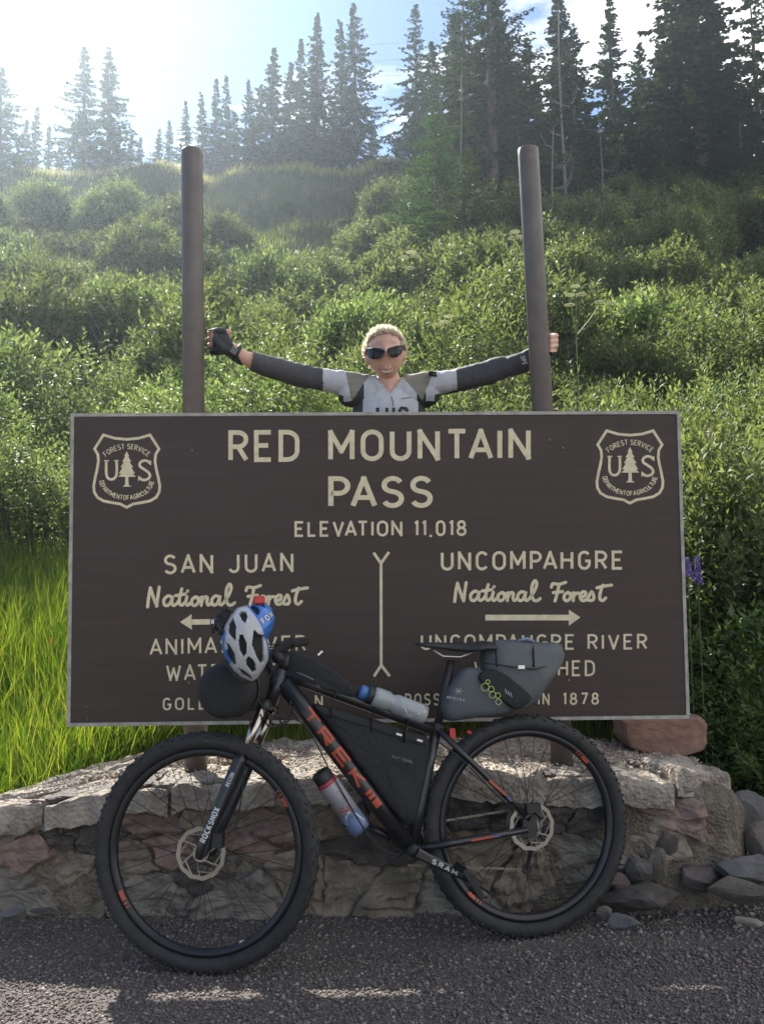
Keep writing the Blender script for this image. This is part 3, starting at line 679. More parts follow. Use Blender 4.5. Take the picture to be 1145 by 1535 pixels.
# forest shields
def shield(ox, oy, kx, ky, dark=False):
    mp_ = lambda x, y: (ox + (x - 213) / 2.385 * kx, oy + (y - 232) / 2.385 * ky)
    H = [(213, 361), (190, 349), (160, 344), (130, 338), (108, 325), (97, 306), (95, 284), (101, 252), (108, 222), (112, 196), (110, 172), (98, 152), (130, 102), (170, 114), (213, 118)]
    full = H + [(426 - x, y) for x, y in H[-2:0:-1]]
    ring = [mp_(*p) for p in full] + [mp_(*full[0])]
    ribbons([ring], 4.0, px_fn).build('shield_outline', M_LET, sign)
    def seg(pts, t=5): return [mp_(*p) for p in pts]
    U = [[(140, 197), (140, 240), (146, 256), (158, 261), (170, 256), (177, 240), (177, 197)]]
    Sx = [[(297, 205), (288, 196), (272, 194), (260, 203), (261, 215), (275, 225), (290, 236), (296, 248), (288, 260), (270, 263), (257, 254)]]
    serif = [[(132, 194), (150, 194)], [(168, 194), (184, 194)], [(298, 194), (298, 210)], [(256, 248), (256, 266)]]
    ribbons([seg(cat(U[0], 3)), seg(cat(Sx[0], 3))], 3.9, px_fn).build('shield_letters', M_LET, sign)
    ribbons([seg(s_) for s_ in serif], 1.8, px_fn).build('shield_letters', M_LET, sign)
    T = [(213, 160), (222, 178), (218, 179), (229, 197), (223, 198), (236, 218), (229, 219), (243, 240), (234, 240), (246, 252), (219, 252), (220, 280), (230, 287), (198, 287), (207, 280), (208, 252), (182, 252), (194, 240), (185, 240), (198, 219), (191, 218), (203, 198), (197, 197), (208, 179), (204, 178)]
    b = MB(); vs = [onsign(*mp_(*p), .002) for p in T]; c = len(vs); n = len(T)
    idx = {0: 0}
    b.add(vs, [(0, 1, 24), (1, 2, 23, 24), (2, 3, 22, 23), (3, 4, 21, 22), (4, 5, 20, 21), (5, 6, 19, 20), (6, 7, 18, 19), (7, 8, 17, 18), (8, 9, 16, 17), (9, 10, 15, 16), (10, 11, 14, 15), (11, 12, 13, 14)])
    b.build('tree_emblem', M_LET, sign)
    def arctext(txt, cx, cy, rx, ry, a0, a1, h, t, flip=False):
        st_all = []; n = len(txt)
        ws = [(GL[c][0] + .34) if c != ' ' else .42 for c in txt]; tot = sum(ws); acc = 0
        for c, w_ in zip(txt, ws):
            am = a0 + (a1 - a0) * (acc + w_ / 2) / tot; acc += w_
            if c == ' ': continue
            a = R(am); bx, by = cx + rx * math.cos(a), cy - ry * math.sin(a)
            tx, ty = (math.sin(a) * rx, math.cos(a) * ry); l_ = math.hypot(tx, ty); tx, ty = tx / l_, ty / l_
            if flip: tx, ty = -tx, -ty
            nx_, ny_ = ty, -tx
            for pl in GL[c][1]:
                st_all.append([mp_(bx + (p[0] - GL[c][0] / 2) * h * tx + (p[1] - .5) * h * nx_, by + (p[0] - GL[c][0] / 2) * h * ty + (p[1] - .5) * h * ny_) for p in pl])
        ribbons(st_all, t, px_fn, off0=.0012, step=.0001).build('shield_letters', M_LET, sign)
    arctext('FOREST SERVICE', 213, 285, 130, 142, 129, 51, 17, 1.15)
    arctext('DEPARTMENTOFAGRICULTURE', 213, 262, 90, 64, 184, 356, 15, 1.15, True)
shield(190.5, 706.5, 1.0, 1.0); shield(943.5, 700.2, 1.0, 1.0)

# ------------------------------------------------------------ steel posts
M_POST = mat('brown painted steel post', (.15, .125, .112), .4, col2=(.115, .095, .084), nscale=12, bump=.08, bscale=30, spec=.5)
def post(x0, y0, x1, y1, wpx, label):
    Yp = 3.66; t, b_ = hitY(x0, y0, Yp), hitY(x1, y1, Yp); d = (t - b_).normalized()
    bot = b_ - d * ((b_.z - .42) / d.z); L = (t - bot).length; r_ = wpx / 2 / 1400 * 3.72
    M_ = Matrix.Translation(bot) @ d.to_track_quat('Z', 'Y').to_matrix().to_4x4()
    o = MB().lathe([(r_, 0), (r_, L - .03), (r_, L - .003), (r_ * .97, L), (0, L)], M_, 40).build('sign_post', M_POST, None, True)
    return tag(o, label, 'post'), d
P1, d1 = post(288, 226, 290.5, 618, 32.5, 'tall brown steel tube post beside the gloved fist')
P2_, d2 = post(791, 224, 813, 618, 31.5, 'tall brown steel tube post that hides the far wrist of the cyclist')
HAZE = 0.0010
# ------------------------------------------------------------ foliage
def leaf_arrays(P, D, U, L, Wd, fold=.25):
    """P base, D direction, U leaf normal-ish; returns verts, tris (4 per leaf, slightly folded and curved)"""
    n = len(P); S_ = np.cross(D, U); S_ /= np.maximum(np.linalg.norm(S_, axis=1, keepdims=True), 1e-6); N = np.cross(S_, D)
    L = L[:, None]; Wd = Wd[:, None]
    a = P; m1 = P + D * L * .45 + S_ * Wd * .5 + N * Wd * fold; m2 = P + D * L * .45 - S_ * Wd * .5 + N * Wd * fold; c = P + D * L * .5; t = P + D * L - N * L * .12
    Vv = np.stack([a, m1, c, m2, t], 1).reshape(-1, 3)
    f = np.array([[0, 1, 2], [0, 2, 3], [1, 4, 2], [2, 4, 3]])
    return Vv, (f[None] + (np.arange(n) * 5)[:, None, None]).reshape(-1, 3)
def unit(a): return a / np.maximum(np.linalg.norm(a, axis=1, keepdims=True), 1e-9)
def make_bush(seed, H=1.5, Rd=.95, sprigs=360, per=26, ll=.042, lw=.0135, shoot=.3):
    """lobed willow shrub: leafy shoots stand out of a lumpy dome, sparser leaves fill its inside"""
    rs = np.random.RandomState(seed); LP, LD, LU, LL, LW = [], [], [], [], []; stems = MB()
    lobs = [(np.array([0, 0, H * .5]), Rd * .55, H * .42)]
    for k in range(7):
        a = k * .9 + rs.uniform(-.3, .3); q = Rd * rs.uniform(.35, .62)
        lobs.append((np.array([q * math.cos(a), q * math.sin(a), H * rs.uniform(.22, .6)]), Rd * rs.uniform(.28, .45), H * rs.uniform(.24, .38)))
    cnt = 0
    while cnt < sprigs:
        c0, rr, rz = lobs[rs.randint(len(lobs))]; n = unit(rs.normal(0, 1, (1, 3)))[0]
        if n[2] < -.35: continue
        p = c0 + n * np.array([rr, rr, rz])
        if any(np.sum(((p - c) / np.array([r_, r_, z_]) ) ** 2) < .72 for c, r_, z_ in lobs) or p[2] < .05: continue
        cnt += 1
        ax = unit((n * .75 + np.array([0, 0, .75]) + rs.normal(0, .22, 3))[None])[0]; sl = shoot * rs.uniform(.55, 1.25)
        st = p - ax * sl * .75; k = np.linspace(.05, 1, per) + rs.normal(0, .02, per); ang = np.arange(per) * 2.4 + rs.rand() * 6
        e1 = unit(np.cross(ax, [.3, .5, .8])[None])[0]; e2 = np.cross(ax, e1); bend = rs.normal(0, .12, 3)
        rad = np.cos(ang)[:, None] * e1 + np.sin(ang)[:, None] * e2
        P = st + ax * (sl * k)[:, None] + bend * (sl * k ** 2)[:, None] + rad * rs.uniform(0, .035, per)[:, None]
        D = unit(ax * (.35 + .6 * k)[:, None] + rad * (1.05 - .5 * k)[:, None] + rs.normal(0, .22, (per, 3)))
        LP.append(P); LD.append(D); LU.append(unit(ax * .8 - rad * .2 + rs.normal(0, .35, (per, 3)) + np.array([0, 0, .25]))); sz = (1.15 - .45 * k ** 3) * rs.uniform(.7, 1.2, per)
        LL.append(ll * sz); LW.append(lw * sz * rs.uniform(.85, 1.2, per))
        if cnt % 5 == 0:
            base = np.array([p[0] * .15, p[1] * .15, 0]); stems.tube([tuple(base), tuple(base * .5 + st * .5 + np.array([p[0], p[1], 0]) * .12), tuple(st), tuple(st + ax * sl * .9)], [.010, .007, .004, .0015], 4, False)
    n = sprigs * 9
    idx = rs.randint(0, len(lobs), n); dirs = unit(rs.normal(0, 1, (n, 3))); rr = rs.uniform(.45, .95, n)[:, None]
    P = np.array([lobs[i][0] for i in idx]) + dirs * rr * np.array([[lobs[i][1], lobs[i][1], lobs[i][2]] for i in idx]); P[:, 2] = np.maximum(P[:, 2], .03)
    LP.append(P); LD.append(unit(rs.normal(0, 1, (n, 3)) + np.array([0, 0, .4]))); LU.append(unit(rs.normal(0, 1, (n, 3)))); LL.append(ll * 1.25 * rs.uniform(.7, 1.2, n)); LW.append(lw * 1.5 * rs.uniform(.8, 1.2, n))
    P = np.vstack(LP); P[:, 2] = np.maximum(P[:, 2], .02)
    return leaf_arrays(P, np.vstack(LD), np.vstack(LU), np.concatenate(LL), np.concatenate(LW)), stems
LEAF = leafmat('willow leaf', (.07, .10, .042), (.115, .145, .058), (.20, .225, .11), .46, .54, .32, (1.5, 1.6, .85))
LEAF2 = leafmat('broad bright leaf', (.07, .11, .035), (.105, .155, .05), (.17, .21, .08), .48, .4, .5, (1.7, 1.8, .7))
TWIG = mat('willow twig', (.11, .085, .06), .8, col2=(.06, .045, .035))
BUSHES = []
for i, (H_, Rr_, sh, lv, ll, lw, up) in enumerate([(1.5, .95, 330, 28, .054, .019, .32), (1.7, .9, 350, 26, .056, .018, .42), (1.2, 1.05, 340, 26, .050, .019, .26), (1.5, 1.05, 360, 26, .056, .019, .36), (1.35, .85, 300, 28, .052, .018, .3),
                                              (1.35, .85, 300, 24, .060, .020, .36)]):
    (Vv, Ff), st = make_bush(20 + i, H_, Rr_, sh, lv, ll, lw, up)
    BUSHES.append((npmesh('foliage', Vv, Ff, LEAF2 if i == 5 else LEAF), st.mesh('stems', TWIG)))
for i, (H_, Rr_, sh, lv, ll, lw, up) in enumerate([(1.55, .95, 300, 17, .085, .036, .36), (1.35, 1.05, 320, 16, .08, .036, .32), (1.7, .9, 300, 17, .09, .034, .42), (1.25, .9, 280, 17, .08, .036, .3)]):
    (Vv, Ff), st = make_bush(70 + i, H_, Rr_, sh, lv, ll, lw, up)
    BUSHES.append((npmesh('foliage', Vv, Ff, LEAF), st.mesh('stems', TWIG)))
def put(kind, meshes, x, y, z, s, rz, label, cat, group=None, sz=None, tilt=(0, 0)):
    r_ = thing(kind, (x, y, z), label, cat, group); r_.rotation_euler = (tilt[0], tilt[1], rz); r_.scale = (s, s, sz or s)
    for nm, me in meshes:
        c = bpy.data.objects.new(nm, me); COL.objects.link(c); c.parent = r_
        if nm in ('foliage', 'crown'): c['kind'] = 'stuff'
    return r_
rb = random.Random(11); placed = []
def zone_label(x, y):
    a = x / y
    if y > 33.4 and ledge(x, y) < .6: return ('low dark shrub on the shaded bank beneath the ridge trees', 'low shrubs on the shaded bank')
    col = 0 if a < -.30 else 1 if a < -.20 else 2 if a < -.06 else 3 if a < .06 else 4 if a < .17 else 5 if a < .30 else 6
    row = 0 if y < 10 else 1 if y < 15 else 2 if y < 22 else 3
    where = ['at the hazy picture edge', 'before the first post', 'just past the first post', 'above the head of the cyclist', 'just before the second post', 'just past the second post', 'at the picture edge past the second post'][col]
    look = ['leafy willow shrub low on the slope', 'sunlit shrub a little way up the slope', 'pale shrub halfway up the slope' if col < 4 else 'dim shrub halfway up the slope', 'hazy shrub below the shaded bank' if col < 4 else 'dark shrub under the spruces'][row]
    return (look + ' ' + where, 'willow shrubs ' + where + [' low on the slope', ' a little way up', ' halfway up', ' near the top of the slope'][row])
def can(x, y, r_):
    for (a, b_, c) in placed:
        if (x - a) ** 2 + (y - b_) ** 2 < (r_ + c) ** 2: return False
    return True
rows = 0; nb = 0
def bush_at(x, y, s, k=None, label=None, group=None):
    global nb
    k = (rb.randrange(5) if y < 11 else 6 + rb.randrange(4)) if k is None else k
    fo, st = BUSHES[k]; zl = zone_label(x, y)
    z = gz(x, y) - .06
    r_ = put('willow_shrub', [('foliage', fo), ('stems', st)], x, y, z, s, rb.uniform(0, 6.28), label or zl[0], 'shrub', group or zl[1], sz=s * rb.uniform(.85, 1.12))
    placed.append((x, y, s * .5)); nb += 1
    return r_
# hand placed near row
NEAR = ['willow shrub peeping over the sign just past the first post', 'willow shrub under the outstretched arm with the wrist watch', 'willow shrub directly behind the cyclist at the top of the sign', 'willow shrub under the arm reaching for the second post', 'willow shrub behind the foot of the second post',
 'broad leaved shrub rising beside the top corner of the sign', 'tall shrub at the picture edge level with the forest shield', 'broad leaved bright shrub beside the lower corner of the sign', 'glossy shrub at the picture edge beside the lower half of the sign', 'shrub cut by the picture edge behind the big grey rock',
 'shrub above the tall grass beside the upper corner of the sign', 'shrub at the picture edge above the tall grass', 'shrub over the sign corner before the first post', 'shrub behind the gloved fist', 'second shrub behind the blond head', 'shrub glinting past the second post above the sign', 'shrub above the far sign corner with cow parsnip', 'shrub at the picture edge above the far sign corner', 'shrub out at the hazy edge above the tall grass', 'small broad leaved plant behind the red boulder']
for ni, (x, y, s, k) in enumerate([(-1.05, 6.0, .8, 0), (-.4, 5.5, .9, 3), (.2, 5.35, .95, 1), (.78, 5.3, 1.0, 4), (1.3, 5.2, 1.0, 3), (1.8, 4.95, .95, 5), (2.25, 5.3, 1.0, 1), (1.62, 4.35, .62, 5), (2.1, 4.25, .7, 5), (2.8, 4.7, .95, 0),
                    (-1.9, 7.2, .8, 2), (-2.8, 7.4, .85, 3), (-1.2, 6.9, .9, 1), (-.4, 6.5, .9, 0), (.5, 6.5, .9, 2), (1.4, 6.3, 1.0, 3), (2.3, 6.5, 1.15, 4), (3.2, 6.2, 1.1, 0), (-3.7, 7.3, .9, 4), (1.7, 4.35, .45, 5)]):
    bush_at(x, y, s, k, NEAR[ni], 'shrubs crowding close behind the sign')
tries = 0
while tries < 5200 and nb < 250:
    tries += 1
    y = 7.3 + (44 - 7.3) * rb.random() ** .8; hw = .44 * y + 2.2; x = rb.uniform(-hw, hw); a = x / y
    if ledge(x, y) < .5 and y > 33.5: continue
    # grassy openings on the slope
    if -.17 < a < -.02 and 25 < y < 34 : continue
    s = rb.uniform(.85, 1.3) * (1 + y / 55)
    if y > 30 and a > 0: s *= .95
    if not can(x, y, s * .5): continue
    bush_at(x, y, s)
print('bushes', nb)
# low heathy shrubs on the shaded bank
for i in range(34):
    y = rb.uniform(34.5, 39.5); x = rb.uniform(-.45, .04) * y
    r_ = bush_at(x, y, rb.uniform(.4, .8), 6 + i % 4, 'low dark shrub on the shaded bank beneath the ridge trees', 'low shrubs on the shaded bank'); r_.scale.z *= .5

# ------------------------------------------------------------ grass
GRASS = leafmat('tall grass blade', (.05, .10, .02), (.09, .155, .028), (.26, .27, .09), .46, .45, .4, (1.8, 1.7, .4))
DRY = leafmat('ridge grass blade', (.15, .16, .06), (.25, .24, .10), (.38, .33, .17), .4, .6, .3, (1.5, 1.4, .7))
def grass(name, n, fx, hmin, hmax, wd, lean, material, seed, segs=4):
    rs = np.random.RandomState(seed); V_, F_ = [], []
    P = np.array([fx(rs) for _ in range(n)]); P[:, 2] = [gz(x, y) for x, y in P[:, :2]] if P.shape[1] == 3 else 0
    h = hmin + (hmax - hmin) * rs.rand(n) ** 1.2; a = rs.uniform(0, 6.28, n)
    cl = np.array([frac((p[0], p[1], 3), 2.2, 2) for p in P]); a = a + cl * 2
    dr = np.stack([np.cos(a) + lean[0], np.sin(a) + lean[1], np.zeros(n)], 1) * rs.uniform(.15, .75, n)[:, None]
    side = unit(np.stack([-dr[:, 1], dr[:, 0], np.zeros(n)], 1) + 1e-6); rows = []
    for i in range(segs + 1):
        t = i / segs
        c = P + np.array([0, 0, 1]) * (h * (t - .35 * t * t * np.linalg.norm(dr, axis=1)))[:, None] + dr * (h * t * t * .8)[:, None]
        w_ = wd * (1 - t ** 2.2) * (.7 + .6 * rs.rand(n)) if i < segs else np.zeros(n)
        rows += [c - side * w_[:, None] / 2, c + side * w_[:, None] / 2]
    Vv = np.stack(rows, 1).reshape(-1, 3); k = 2 * (segs + 1)
    f = np.array([[2 * i, 2 * i + 1, 2 * i + 3, 2 * i + 2] for i in range(segs)])
    o = bpy.data.objects.new(name, npmesh(name, Vv, (f[None] + (np.arange(n) * k)[:, None, None]).reshape(-1, 4), material)); COL.objects.link(o); o['kind'] = 'stuff'
    return o
def f_left(rs):
    while True:
        y = rs.uniform(3.75, 6.9); x = rs.uniform(-.42 * y - .5, -.75)
        if x < -1.5 or y > wall_back(x) + .05: 
            if rs.rand() < .3 + .7 * (frac((x, y, 0), 1.3, 2) + .5): return (x, y, 0)
grass('tall_grass', 42000, f_left, .16, .56, .0046, (.25, -.1), GRASS, 5)
def f_back(rs):
    return (rs.uniform(-1.2, 1.5), 4.22 + 1.1 * rs.rand() ** 1.5, 0)
grass('grass_tufts', 8000, f_back, .10, .34, .006, (.3, -.35), GRASS, 6)
def f_ridge(rs):
    x = rs.uniform(-20, 3.2); return (x, 41.2 + 2.2 * rs.rand() + .4 * math.sin(x), 0)
grass('ridge_grass', 16000, f_ridge, .25, .75, .03, (.2, 0), DRY, 7, 3)
def f_open(rs):
    y = rs.uniform(24, 35); return (rs.uniform(-.45, .05) * y, y, 0)
grass('slope_grass', 16000, f_open, .2, .5, .03, (.2, 0), GRASS, 8, 3)
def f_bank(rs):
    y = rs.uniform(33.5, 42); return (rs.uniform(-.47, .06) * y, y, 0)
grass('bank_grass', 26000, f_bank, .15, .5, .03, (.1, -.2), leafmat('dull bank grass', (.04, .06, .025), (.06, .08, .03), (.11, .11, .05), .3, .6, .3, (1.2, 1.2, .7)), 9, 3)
def f_hill(rs):
    y = rs.uniform(5.2, 20); return (rs.uniform(-.5, .5) * y, y, 0)
grass('undergrowth', 16000, f_hill, .08, .28, .016, (.1, -.1), leafmat('undergrowth blade', (.025, .045, .015), (.04, .07, .02), (.08, .11, .035), .3, .5, .4, (1.5, 1.6, .6)), 10, 3)

# ------------------------------------------------------------ spruces
BARK = mat('spruce bark', (.16, .125, .105), .9, col2=(.08, .062, .055), col3=(.25, .22, .2), nscale=6, bump=.8, bscale=25, bdist=.03, stretch=(3, 3, .6))
GREYWOOD = mat('bare grey deadwood', (.20, .185, .17), .8, col2=(.12, .11, .10), nscale=10, bump=.4, bscale=30, stretch=(3, 3, .5))
NEED = leafmat('spruce needles', (.026, .046, .022), (.04, .066, .031), (.075, .10, .045), .2, .5, .4, (1.3, 1.5, .7))
NEED2 = leafmat('light spruce needles', (.04, .075, .028), (.06, .10, .038), (.10, .14, .05), .25, .5, .4, (1.4, 1.6, .7))
def make_spruce(seed, H=12.0, Rb=1.7, whorl=.3, per=7, tw=.22, tww=.05, bare=.04, gap=.0, droop=.35, dens=1.0, trunk_r=.16, dead=0, power=.85):
    rs = np.random.RandomState(seed); P_, D_, U_, L_, W_ = [], [], [], [], []; trunk = MB(); h = H * bare
    bend = rs.uniform(-.15, .15, 2)
    ax = lambda z: np.array([bend[0] * math.sin(z / H * 2.5), bend[1] * math.sin(z / H * 3), z])
    trunk.tube([tuple(ax(H * t)) for t in (0, .08, .25, .45, .65, .82, .93, .985)], [trunk_r * k for k in (1.25, 1, .85, .66, .45, .25, .12, .03)], 9)
    az0 = rs.uniform(0, 6.28); side = 1 + .22 * np.array([math.sin(az0 + k) for k in range(8)])
    while h < H * .992:
        t = h / H; rad = Rb * (1 - t) ** power * rs.uniform(.72, 1.12) + .02
        nb_ = max(3, int(per * (1 - .4 * t)))
        for k in range(nb_):
            if rs.rand() < gap: continue
            a = 2 * math.pi * (k + rs.rand() * .8) / nb_ + rs.uniform(0, 6); r_ = rad * rs.choice((.55, .8, 1.0, 1.25)) * rs.uniform(.85, 1.1) * side[int(a / 6.2832 * 8) % 8]
            dr = np.array([math.cos(a), math.sin(a), 0]); up0 = .25 * (t > .75) * (t - .5) * 3 - droop * (1 - t) * rs.uniform(.4, 1.2)
            n = max(4, int(r_ / .11 * dens))
            q = (np.arange(n) + rs.rand(n)) / n; q = .12 + .88 * q
            hz = h + rs.uniform(-.12, .12)
            C = ax(hz) + dr * (r_ * q)[:, None] + np.array([0, 0, 1]) * (r_ * (up0 * q + .22 * q ** 2))[:, None]
            if trunk_r > .1 and r_ > .6 and t < .7:
                e_ = ax(hz) + dr * r_ * .8 + np.array([0, 0, r_ * (up0 * .8 + .14)])
                trunk.tube([tuple(ax(hz)), tuple((ax(hz) + e_) / 2 + np.array([0, 0, -.03])), tuple(e_)], [.022, .014, .006], 4, False)
            for rep in range(3):
                sd = np.array([-dr[1], dr[0], 0]) * (1 if rep == 0 else -1 if rep == 1 else 0)
                d = unit(dr * .75 + sd[None] * rs.uniform(.5, 1.1, (n, 1)) + rs.normal(0, .22, (n, 3)) + np.array([0, 0, -.28 if rep < 2 else .1]))
                s_ = rs.uniform(.6, 1.25, n) * (1 - .35 * q) * (.3 + .7 * (1 - t) ** .7) 
                P_.append(C + rs.normal(0, .02, C.shape)); D_.append(d); U_.append(unit(rs.normal(0, .35, (n, 3)) + np.array([0, 0, 1]))); L_.append(tw * s_); W_.append(tww * rs.uniform(.7, 1.3, n))
        h += whorl * (.65 + .5 * (1 - t)) * rs.uniform(.7, 1.25)
    for _ in range(dead):
        z = rs.uniform(.02, .45) * H; a = rs.uniform(0, 6.28); l_ = rs.uniform(.5, 1.3); p = ax(z)
        e_ = p + np.array([math.cos(a) * l_, math.sin(a) * l_, -.25 * l_]); trunk.tube([tuple(p), tuple((p + e_) / 2 + np.array([0, 0, .06])), tuple(e_)], [.02, .012, .003], 4, False)
    Vv, Ff = leaf_arrays(np.vstack(P_), np.vstack(D_), np.vstack(U_), np.concatenate(L_), np.concatenate(W_), .15)
    return Vv, Ff, trunk
SPR = []
for i, kw in enumerate([dict(H=12, Rb=2.0, gap=.12, power=1.0), dict(H=12, Rb=1.7, per=8, gap=.2, power=.95), dict(H=12, Rb=2.2, gap=.2, power=.9), dict(H=12, Rb=1.7, gap=.1, power=1.1), dict(H=12, Rb=2.3, gap=.3, droop=.45, power=.7)]):
    Vv, Ff, tr = make_spruce(40 + i, whorl=.27, per=kw.pop('per', 9), tw=.36, tww=.12, dens=1.15, **kw)
    SPR.append((npmesh('crown', Vv, Ff, NEED), tr.mesh('trunk', BARK, True)))
Vv, Ff, tr = make_spruce(60, H=14, Rb=2.7, whorl=.22, per=9, tw=.3, tww=.075, gap=.2, droop=.55, dens=1.5, trunk_r=.26, dead=40, power=.5, bare=.02)
SPR.append((npmesh('crown', Vv, Ff, NEED), tr.mesh('trunk', BARK, True)))                 # 5: old shaggy
Vv, Ff, tr = make_spruce(61, H=7, Rb=1.9, whorl=.17, per=9, tw=.22, tww=.055, gap=.1, droop=.4, dens=1.6, trunk_r=.09, power=.75, bare=.01)
SPR.append((npmesh('crown', Vv, Ff, NEED2), tr.mesh('trunk', BARK, True)))                # 6: young light green
def spruce(px, ytop, Y, k, label, group='spruces along the ridge', wide=1.0, H0_=12.0, tilt=(0, 0)):
    base = hitY(px, 400, Y); x = base.x; z = gz(x, Y); top = hitY(px, ytop, Y).z; H = max(1.5, top - z); s = H / H0_
    me = SPR[k]
    r_ = put('spruce_tree', [('crown', me[0]), ('trunk', me[1])], x, Y, z - .1, s * wide, rb.uniform(0, 6.28), label, 'tree', group, sz=s * 1.01, tilt=tilt)
    return r_
rb.seed(5)
RIDGE = [(-8, 98, 47, 2, 1.3, 'pale hazy spruce cut by the picture edge with a ragged top'), (22, 205, 50, 3, 1.2, 'small hazy spruce beside the picture edge'), (36, 178, 51, 0, 1.1, 'first of a trio of short hazy spruces'),
 (52, 158, 50, 1, 1.1, 'tallest of a trio of short hazy spruces'), (68, 186, 52, 3, 1.1, 'last of a trio of short hazy spruces'), (88, 220, 53, 0, 1.5, 'very low hazy spruce before the tall pale pair'),
 (122, 68, 46, 2, 1.15, 'tall pale spruce of a close pair, with a wider bushy crown'), (155, 70, 47, 1, 1.35, 'tall pale spruce of a close pair, with sunlit branch tips'),
 (196, 200, 50, 3, 1.2, 'short hazy spruce following the tall pale pair'), (208, 204, 52, 0, 1.1, 'tiny hazy spruce in the dip of the ridge'), (238, 190, 49, 1, 1.2, 'small spruce before the first post, with a thin top'),
 (252, 180, 50, 0, 1.1, 'small spruce just above the top of the first post'), (275, 150, 47, 3, 1.2, 'slim dark spruce rising directly over the first post'), (299, 137, 48, 1, 1.1, 'slim spruce just past the first post'),
 (322, 116, 47, 0, 1.0, 'narrow spruce, one of twins with sharp tops past the first post'), (336, 112, 48, 3, 1.0, 'narrow taller twin spruce past the first post'), (352, 165, 50, 2, 1.2, 'low spruce filling the gap after the twin narrow spruces'),
 (371, 120, 47, 0, 1.1, 'medium spruce with a blunt top before the group of tall spruces'), (392, 125, 49, 2, 1.1, 'medium spruce leaning on the group of tall spruces'), (413, 68, 46, 1, 1.3, 'tall open spruce beginning the group of tall spruces'),
 (438, 92, 49, 0, 1.2, 'medium spruce between two taller ones on the ridge'), (454, 58, 48, 3, 1.1, 'tall spruce overlapped by the dark dense spire'), (477, 18, 45, 3, 1.25, 'dark dense spire of a spruce, second tallest on the ridge'),
 (512, 28, 47, 1, 1.0, 'slim spruce joined to the tallest ridge spruce'), (531, 1, 45, 2, .95, 'tallest ridge spruce with sky showing through its branches'),
 (560, 195, 52, 0, 1.4, 'low spruce at the foot of the tallest ridge spruce'), (600, 205, 50, 3, 1.3, 'low spruce in the sky gap before the big shaggy tree'), (628, 6, 41, 4, .9, 'ragged dark spruce leaning beside the big shaggy tree')]
for px, yt, Y, k, wd, lb in RIDGE: spruce(px, yt, Y, k, lb, wide=wd * 1.22)
RIGHT = [(738, -70, 27, 5, 1.0, 'big shaggy old spruce with a thick bare trunk', 14), (700, -35, 29, 5, .85, 'second stem of the shaggy old spruce clump, thinner and leaning', 14), (770, 60, 31, 5, .8, 'broken-looking drooping spruce behind the big shaggy one', 14),
 (655, 150, 25, 6, 1.1, 'young light green spruce in front of the shaggy clump', 7), (700, 215, 22, 6, 1.1, 'short bushy light green spruce at the front of the clump', 7), (622, 235, 27, 6, 1.1, 'small light green spruce at the edge of the clump by the ridge', 7),
 (848, -25, 34, 0, 1.25, 'dark spruce rising over the second post', 12), (930, -15, 37, 1, 1.15, 'slim spire of a spruce against blue sky past the second post', 12), (972, 62, 38, 2, 1.2, 'short dark spruce in front of the white cloud', 12), (1000, 60, 39, 0, 1.1, 'thin topped dark spruce in front of the white cloud', 12),
 (1022, -90, 33, 2, 1.25, 'very tall dense dark spruce, first of the close group', 12), (1060, -140, 32, 0, 1.3, 'very tall dense dark spruce in the middle of the close group', 12), (1090, -60, 34, 3, 1.3, 'dense dark spruce closing the tall group', 12),
 (1145, -30, 34, 4, 1.1, 'open branched spruce at the picture edge by the cloud', 12), (690, 15, 34, 2, 1.2, 'dark spruce filling the crown gap behind the shaggy clump', 12), (748, -10, 35, 0, 1.2, 'dark upright spruce right behind the thick bare trunk', 12), (800, 55, 32, 2, 1.2, 'dark dense spruce just before the post, behind the dead sapling', 12), (655, 60, 36, 2, 1.2, 'dark spruce behind the young light green one', 12), (870, 40, 33, 2, 1.1, 'dark spruce crowding the one over the second post', 12), (812, 120, 36, 0, 1.3, 'dark filler spruce low behind the second post', 12), (890, 150, 36, 2, 1.4, 'low dark spruce between the post tree and the slim spire', 12),
 (955, 170, 33, 0, 1.5, 'low bushy spruce under the slim spire', 12), (1120, 140, 31, 2, 1.6, 'low bushy spruce under the edge tree', 12), (1000, 200, 30, 6, 1.0, 'small spruce below the tall dark group', 7), (870, 230, 30, 6, 1.0, 'small green spruce near the bare grey saplings', 7)]
for px, yt, Y, k, wd, lb, h0 in RIGHT: spruce(px, yt, Y, k, lb, 'spruces above the thicket', wd * 1.25, h0)
# trees outside the frame that shade the slope
for i, (x, y, h) in enumerate([(21, 45, 14), (26, 40, 15), (-24, 50, 10), (-28, 47, 11), (30, 50, 14), (3, 58, 10), (-6, 60, 9), (12, 60, 12)]):
    me = SPR[i % 5]; s = h / 12
    put('spruce_tree', [('crown', me[0]), ('trunk', me[1])], x, y, gz(x, y) - .1, s * 1.1, i * 1.3, 'dark spruce of the woodland continuing behind the ridge', 'tree', 'woodland behind the ridge', sz=s)
